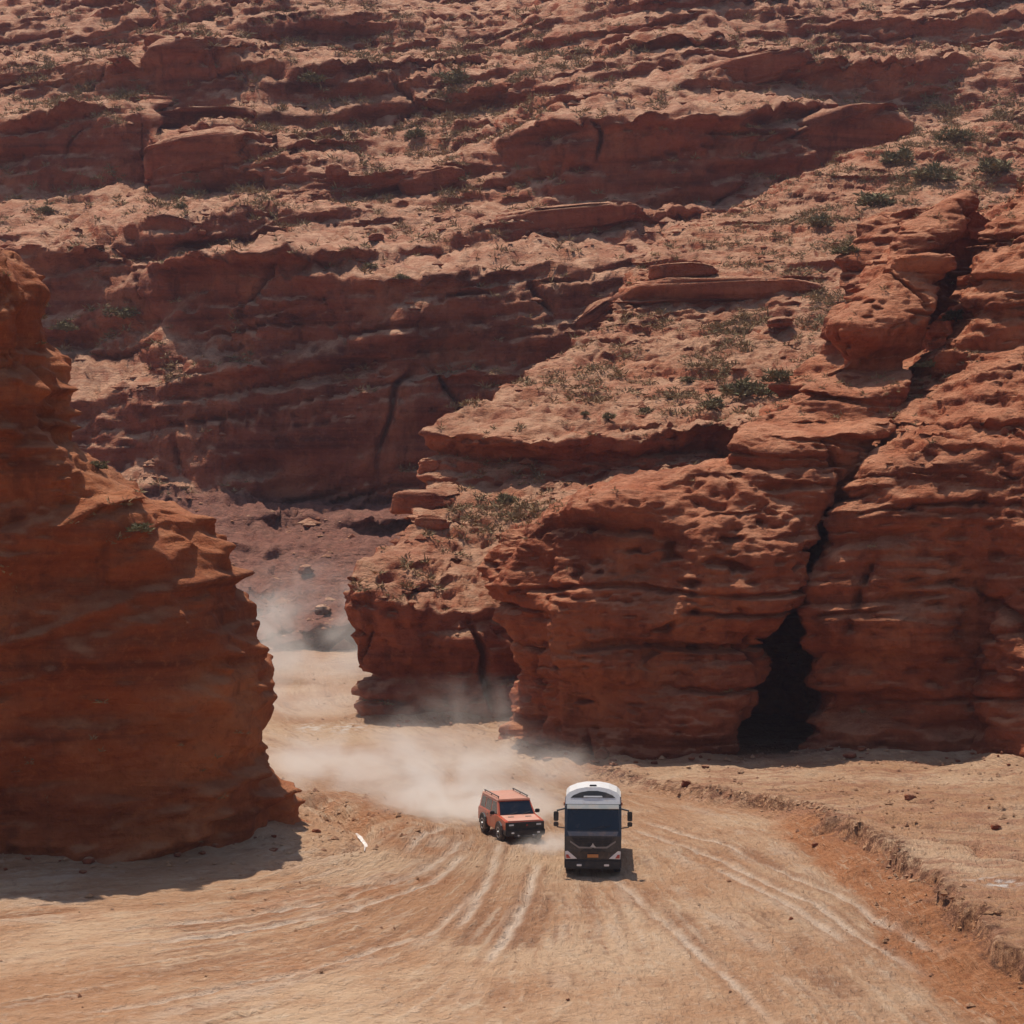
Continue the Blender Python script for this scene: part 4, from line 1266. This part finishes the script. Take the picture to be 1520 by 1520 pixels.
gr = mk('grille', plate([(-0.62, -0.022, 1.30), (0.62, -0.022, 1.30), (0.96, -0.01, 1.74), (-0.96, -0.01, 1.74)], 0.03), P_BLACK, T)
for zz in (1.40, 1.51, 1.62):
    hw = 0.62 + (zz - 1.30) * 0.72
    mk('grille_slat', box(-hw, hw, -0.05, -0.025, zz - 0.02, zz + 0.02), P_BLACK, gr)
for sx in (-1, 1):
    mk('grille_trim', plate([(sx * 0.05, -0.045, 1.26), (sx * 0.62, -0.045, 1.26), (sx * 1.0, -0.03, 1.52), (sx * 1.0, -0.03, 1.60), (sx * 0.60, -0.045, 1.34), (sx * 0.05, -0.045, 1.32)][::sx], 0.03),
       paint('trim_grey', (0.22, 0.20, 0.19), 0.4, 0.3, 0, 0.4), T)
    mk('headlight', plate([(sx * 0.70, -0.03, 0.80), (sx * 1.20, -0.005, 0.78), (sx * 1.22, 0.0, 1.12), (sx * 1.10, -0.01, 1.14)][::sx], 0.05), P_LENS, T)
    mk('indicator', plate([(sx * 0.98, -0.048, 0.82), (sx * 1.17, -0.03, 0.82), (sx * 1.18, -0.03, 0.98), (sx * 1.08, -0.04, 0.98)][::sx], 0.02), P_RED, T)
    mk('fog_light', box(sx * 0.60 - 0.11, sx * 0.60 + 0.11, -0.06, 0.0, 0.47, 0.56), P_LENS, T, 0.015)
    # mirrors
    mi = mk('mirror', box(sx * 1.62 - 0.11, sx * 1.62 + 0.11, 0.16, 0.28, 2.42, 2.84), P_BLACK, T, 0.03)
    mk('wide_mirror', box(sx * 1.62 - 0.11, sx * 1.62 + 0.11, 0.16, 0.28, 2.18, 2.38), P_BLACK, mi, 0.03)
    mk('mirror_arm', rod((sx * 1.22, 0.36, 2.95), (sx * 1.58, 0.22, 2.88), 0.04), P_BLACK, mi)
    mk('mirror_arm', rod((sx * 1.22, 0.25, 2.10), (sx * 1.58, 0.22, 2.16), 0.026), P_BLACK, mi)
    mk('side_window', plate([(sx * 1.25, 0.45, 2.1), (sx * 1.25, 1.5, 2.1), (sx * 1.25, 1.5, 2.9), (sx * 1.25, 0.62, 2.9)][::sx], 0.01), P_GLASS, T)
    mk('step', box(sx * 1.12 - 0.12, sx * 1.12 + 0.12, 0.35, 0.75, 0.36, 0.46), P_BLACK, T, 0.02)
    mk('marker_lamp', box(sx * 1.27 - 0.03, sx * 1.27 + 0.03, 0.9, 1.0, 3.0, 3.12), P_AMBER, T)
mk('emblem', plate([(-0.14, -0.06, 1.30), (0.14, -0.06, 1.30), (0.05, -0.055, 1.40), (0, -0.055, 1.50), (-0.05, -0.055, 1.40)], 0.02), P_STEEL, T)
mk('lower_grille', plate([(-0.58, -0.02, 1.10), (0.58, -0.02, 1.10), (0.42, -0.02, 1.22), (-0.42, -0.02, 1.22)], 0.02), P_BLACK, T)
bu = mk('bumper', box(-1.25, 1.25, -0.04, 0.5, 0.34, 0.74), P_BLACK, T, 0.05)
mk('number_plate', box(-0.24, 0.24, -0.075, -0.05, 0.86, 1.0), P_PLATE, bu)
mk('chassis', box(-0.45, 0.45, 0.5, 6.9, 0.62, 0.86), P_BLACK, T)
bx_ = mk('cargo_box', box(-1.24, 1.24, 2.45, 7.0, 1.05, 2.75), P_WHITE, T, 0.03)
for yy in (2.9, 3.7, 4.5, 5.3, 6.1):
    for sx in (-1, 1):
        mk('side_rib', box(sx * 1.25 - 0.02, sx * 1.25 + 0.02, yy - 0.04, yy + 0.04, 1.1, 2.7), P_STEEL, bx_)
for sx in (-1, 1):
    wheel(T, sx * 1.06, 1.25, 0.51, 0.32, sx, P_STEEL)
    for yy in (4.9, 6.2):
        wheel(T, sx * 0.98, yy, 0.51, 0.50, sx, P_STEEL)

# --- off-road car: front at y = 0
jx, jy = G(779, 1254)
jz = min(ground_z(jx + a, jy + b) for a in (-0.9, 0.9) for b in (0.8, 3.5)) + 0.03
J = thing('off_road_car', 'boxy orange red off-road car with black grille and roof rails in dust', 'car', (jx, jy, jz), math.radians(17))
Wd = 0.93
low = [(0.02, 0.62), (0.0, 0.95), (0.10, 1.08), (1.28, 1.18), (4.42, 1.16), (4.5, 1.05), (4.5, 0.55), (3.95, 0.5), (3.85, 0.8), (3.55, 0.92), (3.2, 0.88), (3.0, 0.7), (2.9, 0.46), (1.5, 0.46), (1.35, 0.75), (1.1, 0.92), (0.75, 0.92), (0.45, 0.75), (0.36, 0.55)]
bd = mk('body', prism(low, -Wd, Wd), P_ORANGE, J, 0.05)
mk('hood', plate([(-0.78, 0.10, 1.105), (0.78, 0.10, 1.105), (0.82, 1.26, 1.205), (-0.82, 1.26, 1.205)], 0.03), P_SUNLIT, J, 0.012)
for sx in (-1, 1):
    mk('hood_vent', plate([(sx * 0.42 - 0.14, 0.75, 1.172), (sx * 0.42 + 0.14, 0.75, 1.172), (sx * 0.42 + 0.14, 0.86, 1.182), (sx * 0.42 - 0.14, 0.86, 1.182)], 0.01), P_BLACK, J)
# greenhouse: pillars and frame as one tapered shell, roof on top
bm = bmesh.new()
bot = [(-0.90, 1.18, 1.17), (0.90, 1.18, 1.17), (0.90, 4.40, 1.15), (-0.90, 4.40, 1.15)]
top = [(-0.78, 1.72, 1.82), (0.78, 1.72, 1.82), (0.78, 4.28, 1.82), (-0.78, 4.28, 1.82)]
A = [bm.verts.new(q) for q in bot]; B = [bm.verts.new(q) for q in top]
bm.faces.new(A[::-1]); bm.faces.new(B)
for i in range(4):
    bm.faces.new((A[i], A[(i + 1) % 4], B[(i + 1) % 4], B[i]))
cb = mk('cabin', bm, P_ORANGE, J, 0.03)
mk('roof', box(-0.80, 0.80, 1.66, 4.32, 1.815, 1.90), P_SUNLIT, J, 0.035)
for sx in (-1, 1):
    bm = rod((sx * 0.70, 1.85, 2.0), (sx * 0.70, 4.15, 2.0), 0.03)
    for yy in (1.9, 3.0, 4.1):
        rod((sx * 0.70, yy, 1.88), (sx * 0.70, yy, 2.0), 0.022, 6, bm)
    mk('roof_rail', bm, P_BLACK, J)
def on_front(x, t):           # point on the sloping windshield plane
    return (x * (0.90 - 0.12 * t), 1.18 + 0.54 * t - 0.012, 1.17 + 0.65 * t + 0.01)
wj = mk('windshield', plate([on_front(-0.92, 0.06), on_front(0.92, 0.06), on_front(0.92, 0.92), on_front(-0.92, 0.92)], 0.01), P_GLASS, J)
for xx in (-0.45, 0.25):
    a_, b_ = on_front(xx, 0.05), on_front(xx + 0.5, 0.22)
    mk('wiper', rod((a_[0], a_[1] - 0.02, a_[2]), (b_[0], b_[1] - 0.02, b_[2]), 0.01, 5), P_BLACK, wj)
def on_side(sx, y0, t):
    return (sx * (0.90 - 0.12 * t + 0.008), y0 + (0.54 * t if y0 < 1.4 else 0) - (0.12 * t if y0 > 4.2 else 0), 1.16 + 0.66 * t)
for sx in (-1, 1):
    for (ya, yb, yc, yd) in ((1.50, 2.42, 2.42, 1.84), (2.52, 3.40, 3.40, 2.52), (3.50, 4.22, 4.16, 3.50)):
        mk('side_window', plate([(sx * (0.90 - 0.12 * t + 0.008), y, 1.16 + 0.66 * t) for y, t in ((ya, .1), (yb, .1), (yc, .88), (yd, .88))][::sx], 0.01), P_GLASS, J)
    for ya, yb in ((1.52, 2.46), (2.50, 3.02)):
        d_ = mk('door', box(sx * Wd - 0.01, sx * Wd + 0.01, ya, yb, 0.52, 1.13), P_ORANGE, J, 0.008)
        mk('door_handle', box(sx * (Wd + 0.02) - 0.015, sx * (Wd + 0.02) + 0.015, yb - 0.22, yb - 0.06, 1.0, 1.035), P_BLACK, d_)
    for yy in (0.92, 3.55):
        arcp = [(yy + 0.54 * math.cos(a), 0.42 + 0.56 * math.sin(a)) for a in np.linspace(0, math.pi, 9)] + [(yy + 0.44 * math.cos(a), 0.42 + 0.46 * math.sin(a)) for a in np.linspace(math.pi, 0, 9)]
        mk('fender_flare', prism(arcp, sx * (Wd - 0.05), sx * (Wd + 0.08)), P_BLACK, J)
        wheel(J, sx * (Wd - 0.07), yy, 0.44, 0.30, sx, P_STEEL)
    mi = mk('mirror', box(sx * 1.10 - 0.11, sx * 1.10 + 0.11, 1.50, 1.62, 1.20, 1.38), P_BLACK, J, 0.03)
    mk('mirror_arm', rod((sx * 0.90, 1.58, 1.22), (sx * 1.02, 1.57, 1.26), 0.025), P_BLACK, mi)
    mk('headlight', box(sx * 0.66 - 0.14, sx * 0.66 + 0.14, -0.055, 0.0, 0.86, 0.99), P_LENS, J, 0.03)
    mk('indicator', box(sx * 0.88 - 0.05, sx * 0.88 + 0.06, -0.03, 0.10, 0.93, 1.02), P_AMBER if sx > 0 else P_LENS, J, 0.015)
    mk('fog_light', box(sx * 0.62 - 0.07, sx * 0.62 + 0.07, -0.175, -0.14, 0.52, 0.60), P_LENS, J, 0.015)
    mk('tow_hook', box(sx * 0.36 - 0.04, sx * 0.36 + 0.04, -0.22, -0.15, 0.40, 0.47), P_WHITE, J, 0.01)
gj = mk('grille', box(-0.93, 0.93, -0.035, 0.02, 0.66, 1.05), P_BLACK, J, 0.015)
for zz in (0.81, 0.87, 0.93, 0.99):
    mk('grille_slat', box(-0.50, 0.50, -0.05, -0.036, zz - 0.012, zz + 0.012), P_BLACK, gj)
mk('emblem', plate([(0.06, -0.062, 0.84), (0.14, -0.062, 0.90), (0.06, -0.062, 0.96)], 0.012), P_RED, gj)
mk('bumper', box(-0.95, 0.95, -0.15, 0.35, 0.40, 0.72), P_BLACK, J, 0.05)
mk('skid_plate', plate([(-0.5, 0.05, 0.30), (0.5, 0.05, 0.30), (0.55, -0.13, 0.42), (-0.55, -0.13, 0.42)], 0.02), P_STEEL, J)
J.scale = (1.03, 1.03, 0.99)
sw_ = mk('spare_wheel', prism([(0.38 * math.cos(a), 0.95 + 0.38 * math.sin(a)) for a in np.linspace(0, 2 * math.pi, 25)[:-1]], 4.52, 4.76, 'y'), P_TYRE, J)

# ------------------------------------------------------------------ dust in the air
def dust_material(name, dens, seed, scale, col, lo, hi):
    m, nt, out = new_mat(name)
    k = NT(nt)
    tc = k.n('ShaderNodeTexCoord')
    geo = k.n('ShaderNodeNewGeometry')
    ln = k.n('ShaderNodeVectorMath', operation='LENGTH')
    k.l(tc.outputs['Object'], ln.inputs[0])
    fall = k.ramp01(ln.outputs['Value'], 1.0, 0.25)
    mp = k.scaled(geo.outputs['Position'], (1, 0.7, 1.3))
    mp.node.inputs['Location'].default_value = (seed, seed * 0.7, 0)
    n1 = k.ramp01(k.noise(mp, scale, 3, 0.6, 0.6), lo, hi)
    d = k.math('MULTIPLY', k.math('MULTIPLY', fall, n1), dens)
    pv = k.n('ShaderNodeVolumePrincipled')
    pv.inputs['Color'].default_value = (*col, 1)
    pv.inputs['Density Attribute'].default_value = ''
    pv.inputs['Anisotropy'].default_value = 0.25
    k.l(d, pv.inputs['Density'])
    k.l(pv.outputs[0], out.inputs['Volume'])
    return m
bm = bmesh.new()
bmesh.ops.create_icosphere(bm, subdivisions=3, radius=1)
PUFF = bpy.data.meshes.new('dust_cloud')
bm.to_mesh(PUFF); bm.free()
def dust(px, py, z, r, rz, dens, seed, scale, lab, col=(0.97, 0.91, 0.84), lo=0.38, hi=0.66):
    x, y = G(px, py)
    me = PUFF.copy()
    me.materials.append(dust_material('dust', dens, seed, scale, col, lo, hi))
    o = bpy.data.objects.new('dust_cloud', me)
    COL.objects.link(o)
    o.location = (x, y, z)
    o.scale = r
    o.rotation_euler = (0, 0, math.radians(rz))
    o['kind'] = 'stuff'
    o['label'] = lab
    return o
dust(600, 1160, 0.6, (15, 12, 2.6), -30, 0.25, 1.0, 0.30, 'bright low dust hanging over the road behind the car')
dust(690, 1212, 0.5, (6.5, 4.0, 1.8), -25, 0.8, 4.0, 0.45, 'dense dust trail right behind the car')
dust(822, 1262, 0.15, (2.2, 2.2, 0.8), -20, 0.7, 9.0, 0.7, 'dust kicked up between the car and the truck')
dust(750, 1112, 1.5, (11, 5, 3.6), -12, 0.10, 6.0, 0.25, 'thin dust drifting at the foot of the near bluff')
dust(470, 1055, 1.2, (9, 12, 3.2), 10, 0.075, 3.3, 0.22, 'thin veil of dust over the road bend in the gap')
dust(452, 1000, 3.0, (11, 13, 7.5), 10, 0.14, 13.0, 0.18, 'pale dust plume rising in the canyon gap', (0.88, 0.84, 0.78))

# ------------------------------------------------------------------ air
bm = bmesh.new()
box(-480, 480, -330, 650, -3.2, 150, bm)
m, nt, out = new_mat('haze_air')
pv = nt.nodes.new('ShaderNodeVolumePrincipled')
pv.inputs['Color'].default_value = (0.78, 0.74, 0.95, 1)
pv.inputs['Density'].default_value = 0.00009
pv.inputs['Density Attribute'].default_value = ''
pv.inputs['Anisotropy'].default_value = 0.2
nt.links.new(pv.outputs[0], out.inputs['Volume'])
me = bpy.data.meshes.new('haze')
bm.to_mesh(me); bm.free()
me.materials.append(m)
hz = bpy.data.objects.new('haze', me)
COL.objects.link(hz)
hz['kind'] = 'stuff'
